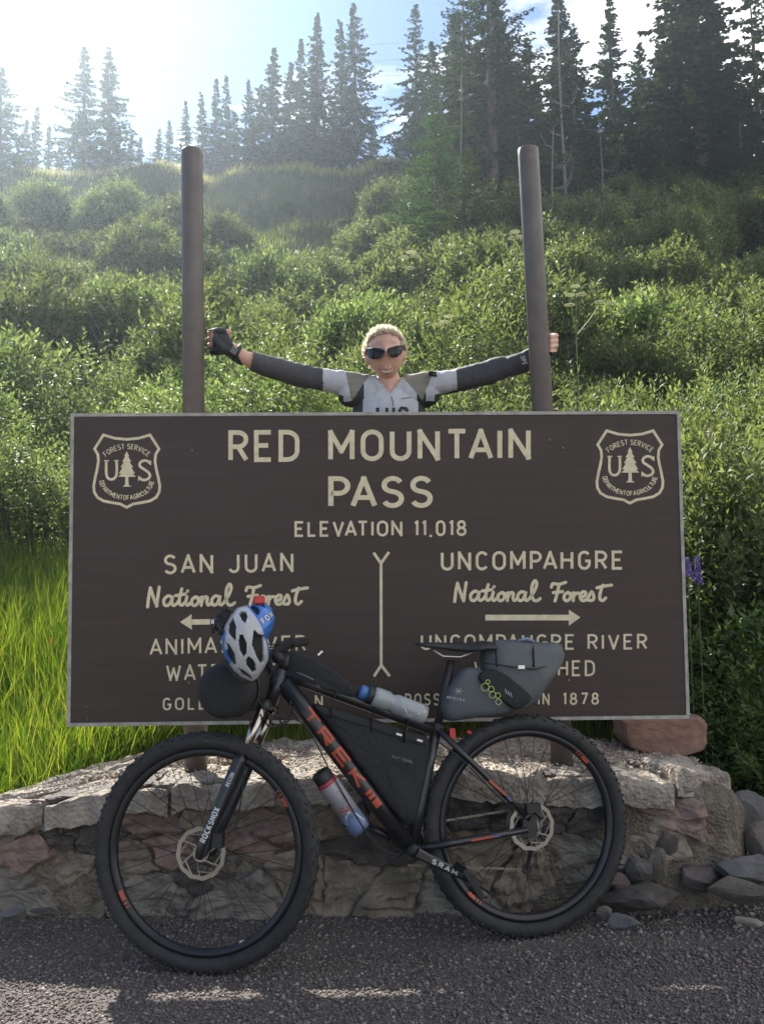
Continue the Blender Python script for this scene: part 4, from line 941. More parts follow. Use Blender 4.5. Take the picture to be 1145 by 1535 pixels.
# bare dead saplings
def snag(px, ytop, Y, label, seed, forks, r0=.05):
    x = hitY(px, 400, Y).x; z = gz(x, Y); H = hitY(px, ytop, Y).z - z; rn = random.Random(seed)
    root = thing('dead_sapling', (x, Y, z), label, 'dead tree')
    pts = [Vector((x + .05 * math.sin(t * 5 + seed), Y, z + H * t)) for t in [k / 8 for k in range(9)]]
    MB().tube(pts, [r0 * (1 - .8 * k / 8) for k in range(9)], 7).build('trunk', GREYWOOD, root, True)
    for i in range(forks):
        t = rn.uniform(.35, .95); p = pts[int(t * 8)]; sx = rn.choice((-1, 1)); l_ = rn.uniform(.35, .9)
        q = [p, p + Vector((sx * l_ * .5, rn.uniform(-.2, .2), l_ * .1)), p + Vector((sx * l_ * .75, rn.uniform(-.2, .2), l_ * .55)), p + Vector((sx * l_ * .8, 0, l_ * 1.1))]
        MB().tube(q, [r0 * .4, r0 * .32, r0 * .2, r0 * .08], 5).build('branch', GREYWOOD, root, True)
snag(849, 20, 30, 'straight bare grey trunk standing in front of the dark spruce over the post', 1, 5, .075)
snag(833, 190, 24, 'thin forked grey dead sapling next to the top of the second post', 2, 8, .05)
snag(694, 110, 23.5, 'thin bare grey stem in front of the young light green spruce', 3, 4, .04)
snag(905, 165, 29, 'slender bare grey stem between the post tree and the slim spire', 5, 4, .04)

# ------------------------------------------------------------ flowers
UMB = mat('cream umbel blossom', (.8, .8, .5), .7); STEMG = mat('green flower stem', (.12, .18, .05), .6); LUP = mat('violet lupine blossom', (.16, .09, .42), .6)
def umbel_plant(px, py, Y, heads, label, sc=1.0):
    p0 = hitY(px, py, Y); x = p0.x; root = thing('cow_parsnip', (x, Y, gz(x, Y)), label, 'wild flower'); g0 = Vector((x, Y, gz(x, Y)))
    fork = p0 + Vector((0, 0, -.12 * sc)); MB().tube([g0, (g0 + fork) / 2 + Vector((.02, 0, 0)), fork], [.0032, .0028, .0024], 5).build('stem', STEMG, root)
    rn = random.Random(px)
    for (dx, dy) in heads:
        h = hitY(px + dx, py + dy, Y + rn.uniform(-.05, .05)); MB().tube([fork, fork.lerp(h, .6) + Vector((0, 0, -.01)), h], [.003, .0025, .002], 4).build('stalk', STEMG, root)
        b = MB(); rr_ = .033 * sc * Y / 6
        for k in range(26):
            a = k * 2.4; q = rr_ * (k / 26) ** .5; b.ball(h + Vector((q * math.cos(a), q * math.sin(a), .012 * sc - q * q * 4)), rr_ * .17, n=3)
        b.build('blossom_head', UMB, root)
umbel_plant(862, 470, 4.75, [(-8, -10), (9, -26), (-8, -25), (0, -38), (36, -14), (54, -12)], 'cow parsnip with flat cream flower heads standing out past the second post')
umbel_plant(614, 405, 8.2, [(-8, -18), (2, -26), (8, -20), (0, -2)], 'cow parsnip with yellowish heads above the cyclist under the young spruce')
umbel_plant(667, 495, 4.9, [(-9, -6), (6, -18), (-1, -10)], 'small white-headed parsnip just over the shoulder of the cyclist')
umbel_plant(772, 372, 9.5, [(0, -24), (-4, -14), (5, -16)], 'yellow-green umbel plant half hidden behind the second post')
for px, py, h_, lb in [(1045, 853, .12, 'violet lupine spike in the leaves beside the sign edge'), (1030, 850, .09, 'half hidden violet lupine touching the sign edge')]:
    Y = 4.12 if px == 1045 else 4.2; p = hitY(px, py, Y); b = MB(); root = thing('lupine', (p.x, Y, gz(p.x, Y)), lb, 'wild flower'); g0 = Vector((p.x, Y, gz(p.x, Y)))
    MB().tube([g0, p + Vector((0, 0, h_ / 2))], .0018, 5).build('stem', STEMG, root)
    rn = random.Random(px)
    for k in range(46):
        t = k / 46; a = k * 2.4; q = .017 * (1 - .6 * t); b.ball(p + Vector((q * math.cos(a), q * math.sin(a), (t - .5) * h_)), .006 * (1.1 - .5 * t), n=3)
    b.build('blossom', LUP, root)
p = hitY(78, 962, 5.1); root = thing('orange_flower', (p.x, p.y, gz(p.x, p.y)), 'single small orange flower in the tall sunlit grass', 'wild flower')
MB().tube([(p.x, p.y, gz(p.x, p.y)), p], .003, 5).build('stem', STEMG, root)
b = MB()
for k in range(7):
    a = k * .9; d = Vector((math.cos(a), -.3, math.sin(a))); sd_ = Vector((-d.z, 0, d.x)) * .008
    b.add([p, p + d * .015 + sd_, p + d * .028, p + d * .015 - sd_], [(0, 1, 2, 3)])
b.build('petals', mat('orange petal', (.75, .28, .04), .6), root)

# ------------------------------------------------------------ power lines far off
WIRE = mat('dark cable', (.25, .27, .3), .6)
for i, (ya, yb) in enumerate([(85, 52), (108, 78), (128, 102)]):
    pts = []
    a, b_ = hitY(-60, ya + 8, 60), hitY(760, yb, 66)
    for k in range(21):
        t = k / 20; q = a.lerp(b_, t); q.z -= 1.2 * (1 - (2 * t - 1) ** 2) * .25; pts.append(q)
    o = MB().tube(pts, .012, 4).build('power_line', WIRE)
    tag(o, ['highest of three faint cables crossing the sky', 'middle of three faint cables crossing the sky', 'lowest of three faint cables crossing the sky'][i], 'cable', 'overhead cables')

# ------------------------------------------------------------ haze volume added for the veil of glare towards the sun
ZT = max(max((o.matrix_basis @ Vector(c)).z for c in o.bound_box) for o in S.objects if o.type == 'MESH' and not o.parent)
ZT = max(ZT, max(o.location.z + 14.2 * o.scale.z for o in S.objects if o.name.startswith('spruce_tree'))) + .6
ZB = float(V_ground_min) - 1.0
print('haze top', ZT)
hb = MB().box((0, 35, (ZT + ZB) / 2), 304, 194, ZT - ZB)
hm = bpy.data.materials.new('haze'); hm.use_nodes = True; t = hm.node_tree; t.nodes.remove(t.nodes['Principled BSDF'])
pv = nn(t, 'ShaderNodeVolumePrincipled'); pv.inputs['Color'].default_value = (.72, .86, 1, 1); pv.inputs['Density'].default_value = HAZE; pv.inputs['Anisotropy']  .default_value = .74
t.links.new(pv.outputs[0], t.nodes['Material Output'].inputs['Volume'])
hz = hb.build('haze', hm); hz['kind'] = 'stuff'; hz.display_type = 'WIRE'
# ------------------------------------------------------------ bicycle
HF = hit(308, 1271, (0, 3.045, .37), (0, 1, 0)); HRr = hit(790, 1242, (0, 3.30, .37), (0, 1, 0))
bu = HRr - HF; bu.z = 0; WB = bu.length; bu.normalize()
lean = R(3.5)
bn0 = bu.cross(Vector((0, 0, 1)))
if bn0.y > 0: bn0 = -bn0
bup = Vector((0, 0, 1)) * math.cos(lean) - bn0 * math.sin(lean)          # up axis leaning towards the wall
bn = bn0 * math.cos(lean) + Vector((0, 0, 1)) * math.sin(lean)            # faces the camera
BO = (HF + HRr) / 2
def P(px, py, off=0.0):
    """place on the bicycle's centre plane seen at a photograph position, moved sideways by off metres"""
    d = ray(px, py); p = Vector(BO) + bn * off
    return CO + d * ((p - CO).dot(bn) / d.dot(bn))
gF, gR = gz(HF.x, HF.y), gz(HRr.x, HRr.y)
RW = .366
M_BLK = mat('satin black frame paint', (.018, .018, .02), .32, col2=(.014, .014, .016), spec=.5, coat=.2)
M_RUB = mat('dusty black rubber', (.017, .016, .016), .75, col2=(.032, .03, .028), nscale=22, bump=.3, bscale=120, bdist=.002)
M_RIM = mat('black alloy rim', (.02, .02, .022), .35, metal=.2)
M_ORG = mat('orange decal', (.48, .075, .03), .5, col2=(.40, .06, .025))
M_WHT = mat('white decal', (.62, .62, .62), .5)
M_ALU = mat('brushed aluminium', (.55, .54, .53), .3, metal=1.0, col2=(.45, .44, .43), nscale=50)
M_ROT = mat('steel disc rotor', (.38, .35, .31), .35, metal=.85, col2=(.28, .25, .21))
M_CHR = mat('polished fork stanchion', (.52, .46, .40), .22, metal=1.0, col2=(.42, .36, .3))
M_DK = mat('black plastic', (.016, .016, .017), .5)
M_BAG = mat('black nylon bag cloth', (.012, .012, .013), .8, col2=(.017, .017, .018), nscale=60, bump=.6, bscale=26, bdist=.008)
M_GBAG = mat('grey waterproof bag cloth', (.10, .108, .11), .6, col2=(.08, .088, .09), nscale=9, bump=.35, bscale=35, bdist=.006)
M_LBAG = mat('slate grey holster cloth', (.075, .083, .092), .65, col2=(.06, .067, .075), nscale=10, bump=.3, bscale=45, bdist=.004)
M_RED = mat('red plastic lens', (.55, .02, .02), .3, col2=(.45, .015, .015))
bike = thing('bicycle', Vector((BO.x, BO.y, 0)), 'black mountain bike with orange decals leaning against the sign and wall, loaded with bags', 'bicycle')

def wheel(C, yaw, lean_, front):
    n = Vector((math.sin(yaw), -math.cos(yaw), 0)); u = Vector((math.cos(yaw), math.sin(yaw), 0))
    up = Vector((0, 0, 1)) * math.cos(lean_) - n * math.sin(lean_); n = n * math.cos(lean_) + Vector((0, 0, 1)) * math.sin(lean_)
    Mw = Matrix((( u.x, up.x, n.x, C.x), (u.y, up.y, n.y, C.y), (u.z, up.z, n.z, C.z), (0, 0, 0, 1)))   # local: x along, y up, z towards camera
    wroot = bpy.data.objects.new('wheel', None); COL.objects.link(wroot); setpar(wroot, bike)
    # tyre section
    sec = []; rt = .0262
    for k in range(16):
        a = 2 * math.pi * k / 16; sec.append((RW - rt + .002 + rt * math.cos(a), rt * .98 * math.sin(a)))
    NA = 96; b = MB()
    for i in range(NA):
        th = 2 * math.pi * i / NA
        for r_, z_ in sec: b.v.append(tuple(Mw @ Vector((r_ * math.cos(th), r_ * math.sin(th), z_))))
    for i in range(NA):
        j = (i + 1) % NA
        for k in range(16): b.f.append((i * 16 + k, j * 16 + k, j * 16 + (k + 1) % 16, i * 16 + (k + 1) % 16)); b.m.append(0)
    b.build('tyre', M_RUB, wroot, True)
    b = MB()
    for i in range(116):
        th = 2 * math.pi * i / 116
        for kk, ang in enumerate(((-52, 52) if i % 2 else (-22, 22))):
            a = R(ang + (6 if i % 4 < 2 else -6)); rr = rt + .0015
            c = Vector(((RW - rt + .002 + rr * math.cos(a)), 0, rr * math.sin(a)))
            Rz = Matrix.Rotation(th, 4, 'Z'); Ry = Matrix.Rotation(-a, 4, 'Y')
            M3 = (Mw @ Rz).to_3x3() @ Ry.to_3x3()
            b.box(Mw @ (Rz @ c), .005, .0095, .0085, M3)
    b.build('tread', M_RUB, wroot, kind='stuff')
    # rim
    ro = RW - .055; prof = [(ro + .006, .0135), (ro + .006, -.0135), (ro - .004, -.0145), (ro - .016, -.009), (ro - .019, 0), (ro - .016, .009), (ro - .004, .0145)]
    b = MB(); m = len(prof)
    for i in range(NA):
        th = 2 * math.pi * i / NA
        for r_, z_ in prof: b.v.append(tuple(Mw @ Vector((r_ * math.cos(th), r_ * math.sin(th), z_))))
    for i in range(NA):
        j = (i + 1) % NA
        for k in range(m): b.f.append((i * m + k, j * m + k, j * m + (k + 1) % m, i * m + (k + 1) % m)); b.m.append(0)
    b.build('rim', M_RIM, wroot, True)
    # rim and tyre decals
    def band(r0, r1, a0, a1, mm, z=.0152, nm='decal'):
        b = MB(); K = 10
        for i in range(K + 1):
            th = R(a0 + (a1 - a0) * i / K)
            for r_ in (r0, r1): b.v.append(tuple(Mw @ Vector((r_ * math.cos(th), r_ * math.sin(th), z if r_ == r1 else z - .004))))
        for i in range(K): b.f.append((2 * i, 2 * i + 1, 2 * i + 3, 2 * i + 2)); b.m.append(0)
        b.build(nm, mm, wroot)
    for a0 in ((28, 205) if front else (40, 222)):
        band(ro - .0145, ro - .003, a0, a0 + 6, M_ORG); band(ro - .0145, ro - .003, a0 + 7.5, a0 + 8.5, M_ORG)
        band(ro - .0145, ro - .003, a0 + 10, a0 + 10.8, M_ORG)
    M_TL = mat('worn tyre lettering', (.075, .073, .07), .7)
    lett = 'BONTRAGER' 
    for a0 in ((84, ) if front else (318, )):
        st, wd = text_strokes(lett, .3, .4, .18)
        def fn(x, y, off, a0=a0):
            hh = .011; th = R(a0 + 6) - x * hh / (RW - .022)
            r_ = RW - .0315 + y * hh; return Mw @ Vector((r_ * math.cos(th), r_ * math.sin(th), .0262 - abs(y - .3) * .003 + off))
        ribbons(st, .18, fn).build('lettering', M_TL, wroot)
    # hub
    b = MB(); b.lathe([(.0, -.055), (.012, -.055), (.012, -.045), (.028, -.04), (.028, -.034), (.016, -.03), (.014, .02), (.027, .024), (.027, .030), (.014, .034), (.011, .056), (0, .056)], Mw, 20)
    b.build('hub', M_DK, wroot, True)
    for i in range(32):
        th = 2 * math.pi * i / 32 + .05; sd_ = 1 if i % 2 else -1; cr_ = (1 if (i // 2) % 2 else -1) * .62
        h = Vector((.027 * math.cos(th + cr_ * 2), .027 * math.sin(th + cr_ * 2), .029 * sd_ if sd_ > 0 else -.037)); e_ = Vector(((ro - .017) * math.cos(th), (ro - .017) * math.sin(th), .002 * sd_))
        MB().tube([Mw @ h, Mw @ e_], .0012, 5, False).build('spoke', M_RIM, wroot)
    # rotor on the camera side
    rz = .041; rr = .080; b = MB()
    K = 72
    for i in range(K):
        th = 2 * math.pi * i / K
        w_ = .0015 * math.sin(th * 12)
        for r_ in (rr + w_, rr - .013 + w_):
            for z_ in (rz - .001, rz + .001): b.v.append(tuple(Mw @ Vector((r_ * math.cos(th), r_ * math.sin(th), z_))))
    skip = set()
    for i in range(K):
        j = (i + 1) % K
        for q in ((0, 1), (1, 3), (3, 2), (2, 0)): b.f.append((i * 4 + q[0], j * 4 + q[0], j * 4 + q[1], i * 4 + q[1])); b.m.append(0)
    for i in range(6):
        th = 2 * math.pi * i / 6
        f = lambda r_, a: Mw @ Vector((r_ * math.cos(a), r_ * math.sin(a), rz))
        b.tube([f(.022, th), f(.045, th + .35), f(.069, th + .5)], .0028, 6, flat=.5)
        b.tube([f(.055, th + .42), f(.062, th + .95), f(.069, th + 1.15)], .002, 6, flat=.5)
    for i in range(6):
        th = 2 * math.pi * i / 6; f2 = Mw @ Vector((.022 * math.cos(th), .022 * math.sin(th), rz))
        b.lathe([(0, -.001), (.005, -.001), (.005, .002), (0, .002)], Mw @ Matrix.Translation((.022 * math.cos(th), .022 * math.sin(th), rz)), 8)
    b.lathe([(.026, rz - .001), (.026, rz + .001), (.019, rz + .001), (.019, rz - .001), (.026, rz - .001)], Mw, 30)
    b.build('brake_rotor', M_ROT, wroot)
    return Mw, wroot
Cf = Vector((HF.x, HF.y, gF + RW + .001)); Cr = Vector((HRr.x, HRr.y, gR + RW + .001))
yawr = math.atan2(bu.y, bu.x)
MwF, wf = wheel(Cf, R(-9), lean * .8, True)
MwR, wr = wheel(Cr, yawr, lean, False)

def bpart(name, b, m, smooth=True, par=None): return b.build(name, m, par or bike, smooth)
# main points
HTt, HTb = P(424, 1004), P(404, 1056)
BBc, STt = P(617, 1273), P(655, 1088)
frame = bpart('frame', MB().tube([HTt, HTb], .024, 16), M_BLK)
def ftube(name, a, b_, r0, r1, par=frame, n=14, flat=1.0):
    mid = [a.lerp(b_, t) for t in (0, .33, .66, 1)]; return MB().tube(mid, [r0, r0, r1, r1], n, flat=flat).build(name, M_BLK, par, True)
DT0, DT1 = P(424, 1022), P(610, 1264)
ftube('down_tube', DT0, DT1, .030, .028)
ftube('top_tube', P(428, 1010), P(654, 1096), .022, .019)
ftube('seat_tube', BBc, STt, .019, .018)
for s_ in (-1, 1):
    dz = .068 * s_
    ftube('seat_stay', P(657, 1094, .02 * s_), P(794, 1228, dz * .85), .011, .010)
    ftube('chain_stay', P(628, 1272, .035 * s_), P(790, 1244, dz * .85), .013, .011, flat=1.2)
    MB().prism([P(784, 1222, dz * .8), P(802, 1222, dz * .8), P(806, 1246, dz * .8), (P(796, 1258, dz * .8)), P(782, 1250, dz * .8)], bn, -.004, .004).build('dropout', M_BLK, frame)
Mbb = Matrix(((bu.x, bup.x, bn.x, BBc.x), (bu.y, bup.y, bn.y, BBc.y), (bu.z, bup.z, bn.z, BBc.z), (0, 0, 0, 1)))
MB().lathe([(0, -.05), (.021, -.05), (.021, .05), (0, .05)], Mbb, 20).build('bottom_bracket', M_DK, frame, True)
# seatpost, saddle
bpart('seatpost', MB().tube([P(655, 1092), P(676, 990)], .0145, 12), M_DK)
bpart('seat_clamp', MB().tube([P(653.5, 1100), P(657, 1084)], .022, 14), M_DK)
b = MB(); SP = [(623, 966, .008, .004), (640, 967, .018, .010), (662, 969, .022, .014), (685, 971, .032, .017), (705, 971, .052, .018), (722, 968, .066, .018), (735, 968, .062, .014), (740, 970, .045, .006)]
rings = []
for (x, y, hw, th) in SP:
    c = P(x, y); ring = []
    for k in range(14):
        a = 2 * math.pi * k / 14; ring.append(c + bn * hw * math.cos(a) + bup * (th * math.sin(a) * (1 if math.sin(a) > 0 else .9) - (.010 * abs(math.cos(a)) ** 3 * hw / .06)))
    rings.append(ring)
for ring in rings: b.v += [tuple(q) for q in ring]
for i in range(len(rings) - 1):
    for k in range(14): b.f.append((i * 14 + k, (i + 1) * 14 + k, (i + 1) * 14 + (k + 1) % 14, i * 14 + (k + 1) % 14)); b.m.append(0)
b.f.append(tuple(range(14))); b.f.append(tuple(range(7 * 14 + 13, 7 * 14 - 1, -1))); b.m += [0, 0]
saddle = bpart('saddle', b, M_DK)
for s_ in (-1, 1): MB().tube([P(650, 975, .02 * s_), P(664, 984, .022 * s_), P(690, 985, .022 * s_), P(712, 976, .03 * s_)], .0035, 6).build('saddle_rail', M_ALU, saddle, True)
# fork: two lower legs, two stanchions, crown
nF = Vector((MwF[0][2], MwF[1][2], MwF[2][2])); axF = Cf
crown = HTb + (HTb - HTt).normalized() * .012
fd = (axF - crown)
fork = bpart('fork', MB().tube([crown + nF * .062, crown + nF * .03 + Vector((0, 0, .012)), crown - nF * .03 + Vector((0, 0, .012)), crown - nF * .062], .019, 12), M_DK)
for s_ in (1, -1):
    top = crown + nF * .064 * s_; bot = axF + nF * .062 * s_ + Vector((bu.x, bu.y, 0)) * .0
    mid = top.lerp(bot, .33)
    MB().tube([top, top.lerp(bot, .36)], .0155, 16).build('stanchion', M_CHR, fork, True)
    L_ = MB().tube([mid, mid.lerp(bot, .05), mid.lerp(bot, .5), mid.lerp(bot, .9), bot + Vector((0, 0, -.012))], [.021, .0225, .0215, .018, .012], 16).build('lower_leg', M_BLK, fork, True)
    if s_ > 0:
        ld = (bot - mid).normalized(); sdv = ld.cross(nF).normalized()
        if sdv.x < 0: sdv = -sdv
        def on_leg(t0, h, sgn=1):
            def fn(x, y, off):
                p = mid + ld * (t0 - x * h); yy = (y - .5) * h; ang = yy / .0222
                return p + (-sdv * math.sin(ang) + nF * math.cos(ang)) * (.0228 + off)
            return fn
        st, wd = text_strokes('ROCKSHOX', .18, .4, .2)
        LT = (bot - mid).length
        fn_ = on_leg(LT * .86, .020)
        st2 = [[(p[0] * .78, p[1]) for p in s__] for s__ in st]
        def fine(lines):
            o_ = []
            for pl in lines:
                q = [pl[0]]
                for a_, b__ in zip(pl, pl[1:]):
                    k = max(1, int(math.dist(a_, b__) / .25)); q += [(a_[0] + (b__[0] - a_[0]) * m_ / k, a_[1] + (b__[1] - a_[1]) * m_ / k) for m_ in range(1, k + 1)]
                o_.append(q)
            return o_
        ribbons(fine(st2), .2, fn_, off0=.0002).build('lettering', M_WHT, L_)
        st, wd = text_strokes('RECON', .2, .4, .16)
        ribbons(fine([[(p[0] * .8, p[1]) for p in s__] for s__ in st]), .16, on_leg(LT * .30, .013), off0=.0002).build('lettering', M_WHT, L_)
# calipers
b = MB(); c = MwF @ Vector((.062, .045, .055)); b.box(c, .03, .045, .03, MwF.to_3x3()); b.tube([MwF @ Vector((.02, .0, .06)), MwF @ Vector((.035, .05, .06)), MwF @ Vector((.03, .1, .06))], .008, 8); bpart('brake_caliper', b, M_DK, False)
b = MB(); c = MwR @ Vector((.0, .062, .055)); b.box(c, .05, .03, .03, MwR.to_3x3()); b.tube([MwR @ Vector((-.03, .03, .06)), MwR @ Vector((.0, .05, .06)), MwR @ Vector((.03, .03, .06))], .008, 8); bpart('brake_caliper', b, M_DK, False)
# stem and bars: the bar turns with the front wheel
stemT = HTt + (HTt - HTb).normalized() * .03
fwd = Vector((-MwF[0][0], -MwF[1][0], 0)).normalized()
barC = stemT + fwd * .055 + Vector((0, 0, .025))
bpart('headset', MB().tube([HTt, stemT + (HTt - HTb).normalized() * .02], .02, 14), M_DK)
bpart('stem', MB().tube([stemT, barC], [.02, .018], 12), M_DK)
nB = Vector((nF.x, nF.y, 0)).normalized()
bar = bpart('handlebar', MB().tube([barC + nB * .34 - fwd * .035 + Vector((0, 0, .025)), barC + nB * .20 - fwd * .015 + Vector((0, 0, .025)), barC + nB * .07, barC - nB * .07, barC - nB * .20 - fwd * .015 + Vector((0, 0, .025)), barC - nB * .34 - fwd * .035 + Vector((0, 0, .025))], [.011, .011, .0155, .0155, .011, .011], 12), M_DK)
for s_ in (1, -1):
    g0 = barC + nB * .215 * s_ - fwd * .017 + Vector((0, 0, .025)); g1 = barC + nB * .345 * s_ - fwd * .035 + Vector((0, 0, .025))
    pts = [g0.lerp(g1, k / 12) for k in range(13)]; MB().tube(pts, [.0165 + (.0012 if k % 2 else 0) for k in range(13)], 14).build('grip', M_RUB, bar, True)
    l0 = barC + nB * .19 * s_ + Vector((0, 0, .025)); MB().tube([l0, l0 + fwd * .03 + Vector((0, 0, -.005)), l0 + fwd * .045 + nB * .06 * s_ + Vector((0, 0, -.02)), l0 + fwd * .04 + nB * .12 * s_ + Vector((0, 0, -.028))], [.011, .010, .006, .005], 8).build('brake_lever', M_DK, bar, True)
    b = MB(); b.ball(l0 + Vector((0, 0, -.022)) + nB * -.02 * s_, .02, .014, .016, n=8); b.build('shifter', M_DK, bar, True)
# cables
def cable(pts): bpart('cable', MB().tube([Vector((p[0], p[1], p[2])) for p in [Vector(q) for q in pts]], .0025, 6), M_DK)
def sm(pts, n=8):
    pts = [Vector(p) for p in pts]; Pq = [pts[0]] + pts + [pts[-1]]; r_ = []
    for i in range(1, len(Pq) - 2):
        for k in range(n):
            t = k / n; r_.append(.5 * (2 * Pq[i] + (Pq[i + 1] - Pq[i - 1]) * t + (2 * Pq[i - 1] - 5 * Pq[i] + 4 * Pq[i + 1] - Pq[i + 2]) * t * t + (3 * Pq[i] - 3 * Pq[i + 1] + Pq[i + 2] - Pq[i - 1]) * t ** 3))
    return r_ + [pts[-1]]
l0 = barC + nB * .17 + Vector((0, 0, .02)); l1 = barC - nB * .17 + Vector((0, 0, .02))
cable(sm([l0, l0 + fwd * .07, P(375, 1075, .06), P(366, 1115, .07), P(364, 1180, .07), P(352, 1240, .07), MwF @ Vector((.06, .06, .065))]))
cable(sm([l0, l0 + fwd * .08 + Vector((0, 0, -.03)), P(392, 1062, .05), P(425, 1075, .035), P(460, 1090, .03), P(500, 1165, .035), P(560, 1262, .035), P(600, 1283, .03)]))
cable(sm([l1, l1 + fwd * .09 + Vector((0, 0, -.04)), P(402, 1075, -.03), P(425, 1083, .0), P(440, 1060, .03)]))
cable(sm([l0 + Vector((0, 0, -.03)), l0 + fwd * .10 + Vector((0, 0, -.09)), P(388, 1050, .09), P(402, 1088, .06), P(428, 1080, .04), P(436, 1050, .035)]))
cable(sm([l1, l1 + fwd * .12, P(410, 1000, -.12), P(416, 1060, -.04), P(424, 1086, .02), P(444, 1068, .03)]))
cable(sm([P(655, 1110, .025), P(700, 1146, .045), P(760, 1205, .055), MwR @ Vector((.0, .08, .06))]))
# cranks, chainring, pedals
b = MB()
for r_, n_ in ((.062, 32),):
    K = 64
    for i in range(K):
        th = 2 * math.pi * i / K; ro_ = r_ + (.003 if i % 2 else -.002)
        for rr in (ro_, r_ - .014):
            for z_ in (-.062, -.059): b.v.append(tuple(Mbb @ Vector((rr * math.cos(th), rr * math.sin(th), z_))))
    for i in range(K):
        j = (i + 1) % K
        for q in ((0, 1), (1, 3), (3, 2), (2, 0)): b.f.append((i * 4 + q[0], j * 4 + q[0], j * 4 + q[1], i * 4 + q[1])); b.m.append(0)
    for i in range(4):
        a = R(45 + 90 * i); b.tube([Mbb @ Vector((0, 0, -.062)), Mbb @ Vector((.052 * math.cos(a), .052 * math.sin(a), -.0605))], [.012, .006], 8)
bpart('chainring', b, M_DK, False)
cdir = (P(690, 1311, .07) - (BBc + bn * .065)).normalized(); cl = .17
pd = BBc + bn * .075 + cdir * cl
b = MB(); sdv = cdir.cross(bn).normalized()
for (c0, w0, t0_) in [(0, .017, .011), (.25, .015, .009), (.75, .0135, .0075), (1.0, .0135, .0075)]:
    c = BBc + bn * (.062 + .014 * c0) + cdir * cl * c0
    b.v += [tuple(c + sdv * w0 * x + bn * t0_ * z) for x, z in ((-1, -.8), (1, -.8), (1, .6), (.6, 1), (-.6, 1), (-1, .6))]
for i in range(3):
    for k in range(6): b.f.append((i * 6 + k, i * 6 + (k + 1) % 6, (i + 1) * 6 + (k + 1) % 6, (i + 1) * 6 + k)); b.m.append(0)
b.f.append(tuple(range(5, -1, -1))); b.f.append(tuple(range(18, 24))); b.m += [0, 0]
crank = bpart('crank_arm', b, M_BLK, False)
st, wd = text_strokes('SRAM', .2, .4, .24); hh = .017
if sdv.z < 0: sdv = -sdv
ribbons([[(p[0] * 1.5, p[1]) for p in s_] for s_ in st], .2, lambda x, y, off: BBc + cdir * (.050 + x * hh) + bn * (.0745 + .006 + (x * hh + .05) * .075 + off - .004) + sdv * (y - .5) * hh).build('lettering', M_WHT, crank)
b = MB(); c2 = BBc - bn * .07; b.tube([c2, c2 - cdir * cl], [.016, .012], 8, flat=.5); bpart('crank_arm', b, M_BLK)
def pedal(c, nrm, mirror=1):
    u_ = Vector((bu.x, bu.y, 0)); t_ = R(-58); a1 = (bu * math.cos(t_) + bup * math.sin(t_)); a2 = bn * mirror; a3 = a1.cross(a2)
    root = MB()
    cc = c + a2 * .055; M3 = Matrix((a1, a2, a3)).transposed()
    root.box(cc + a1 * .043, .012, .09, .018, M3); root.box(cc - a1 * .043, .012, .09, .018, M3)
    root.box(cc + a2 * .045, .10, .010, .018, M3); root.box(cc - a2 * .045, .10, .010, .018, M3); root.tube([c - a2 * .01, cc + a2 * .045], .009, 10)
    for q in (-1, 1):
        for w_ in (-1, 0, 1): root.box(cc + a1 * .043 * q + a2 * .036 * w_ + a3 * .011, .004, .004, .007, M3)
    o = bpart('pedal', root, M_DK, False)
    b = MB(); b.box(cc + a1 * .0495, .003, .055, .014, M3); b.build('reflector', mat('amber white reflector', (.5, .48, .42), .2), o)
pedal(pd, bn); pedal(BBc - bn * .075 - cdir * cl, -bn, -1)
# chain, cassette, derailleur on the far side
b = MB()
top0, top1 = Mbb @ Vector((0.0, .062, -.06)), MwR @ Vector((-.01, .045, -.045)); bot0 = Mbb @ Vector((0.0, -.062, -.06)); dr = MwR @ Vector((.01, -.16, -.05)); dr2 = MwR @ Vector((.03, -.09, -.05))
for a_, e_ in ((top0, top1), (bot0, dr), (dr, dr2)):
    n = int((e_ - a_).length / .0127)
    for k in range(n):
        p = a_.lerp(e_, (k + .5) / n); d = (e_ - a_).normalized(); M3 = Matrix((d, d.cross(bn), bn)).transposed(); b.box(p, .011, .007, .005 if k % 2 else .003, M3)
bpart('chain', b, mat('chain steel', (.3, .27, .22), .45, metal=.9), False)
b = MB()
for k in range(9): r_ = .068 - k * .0055; z_ = -.026 - k * .0035; b.lathe([(r_ - .012, z_ - .001), (r_, z_ - .001), (r_, z_ + .001), (r_ - .012, z_ + .001), (r_ - .012, z_ - .001)], MwR, 30)
bpart('cassette', b, mat('cassette steel', (.22, .2, .18), .4, metal=.9), False)
b = MB(); b.tube([MwR @ Vector((.01, -.03, -.05)), dr2, dr], [.012, .014, .010], 8, flat=.5)
for c in (dr, dr2): b.lathe([(0, -.004), (.018, -.004), (.018, .004), (0, .004)], Matrix.Translation(c) @ MwR.to_3x3().to_4x4(), 14)
bpart('derailleur', b, M_DK, False)
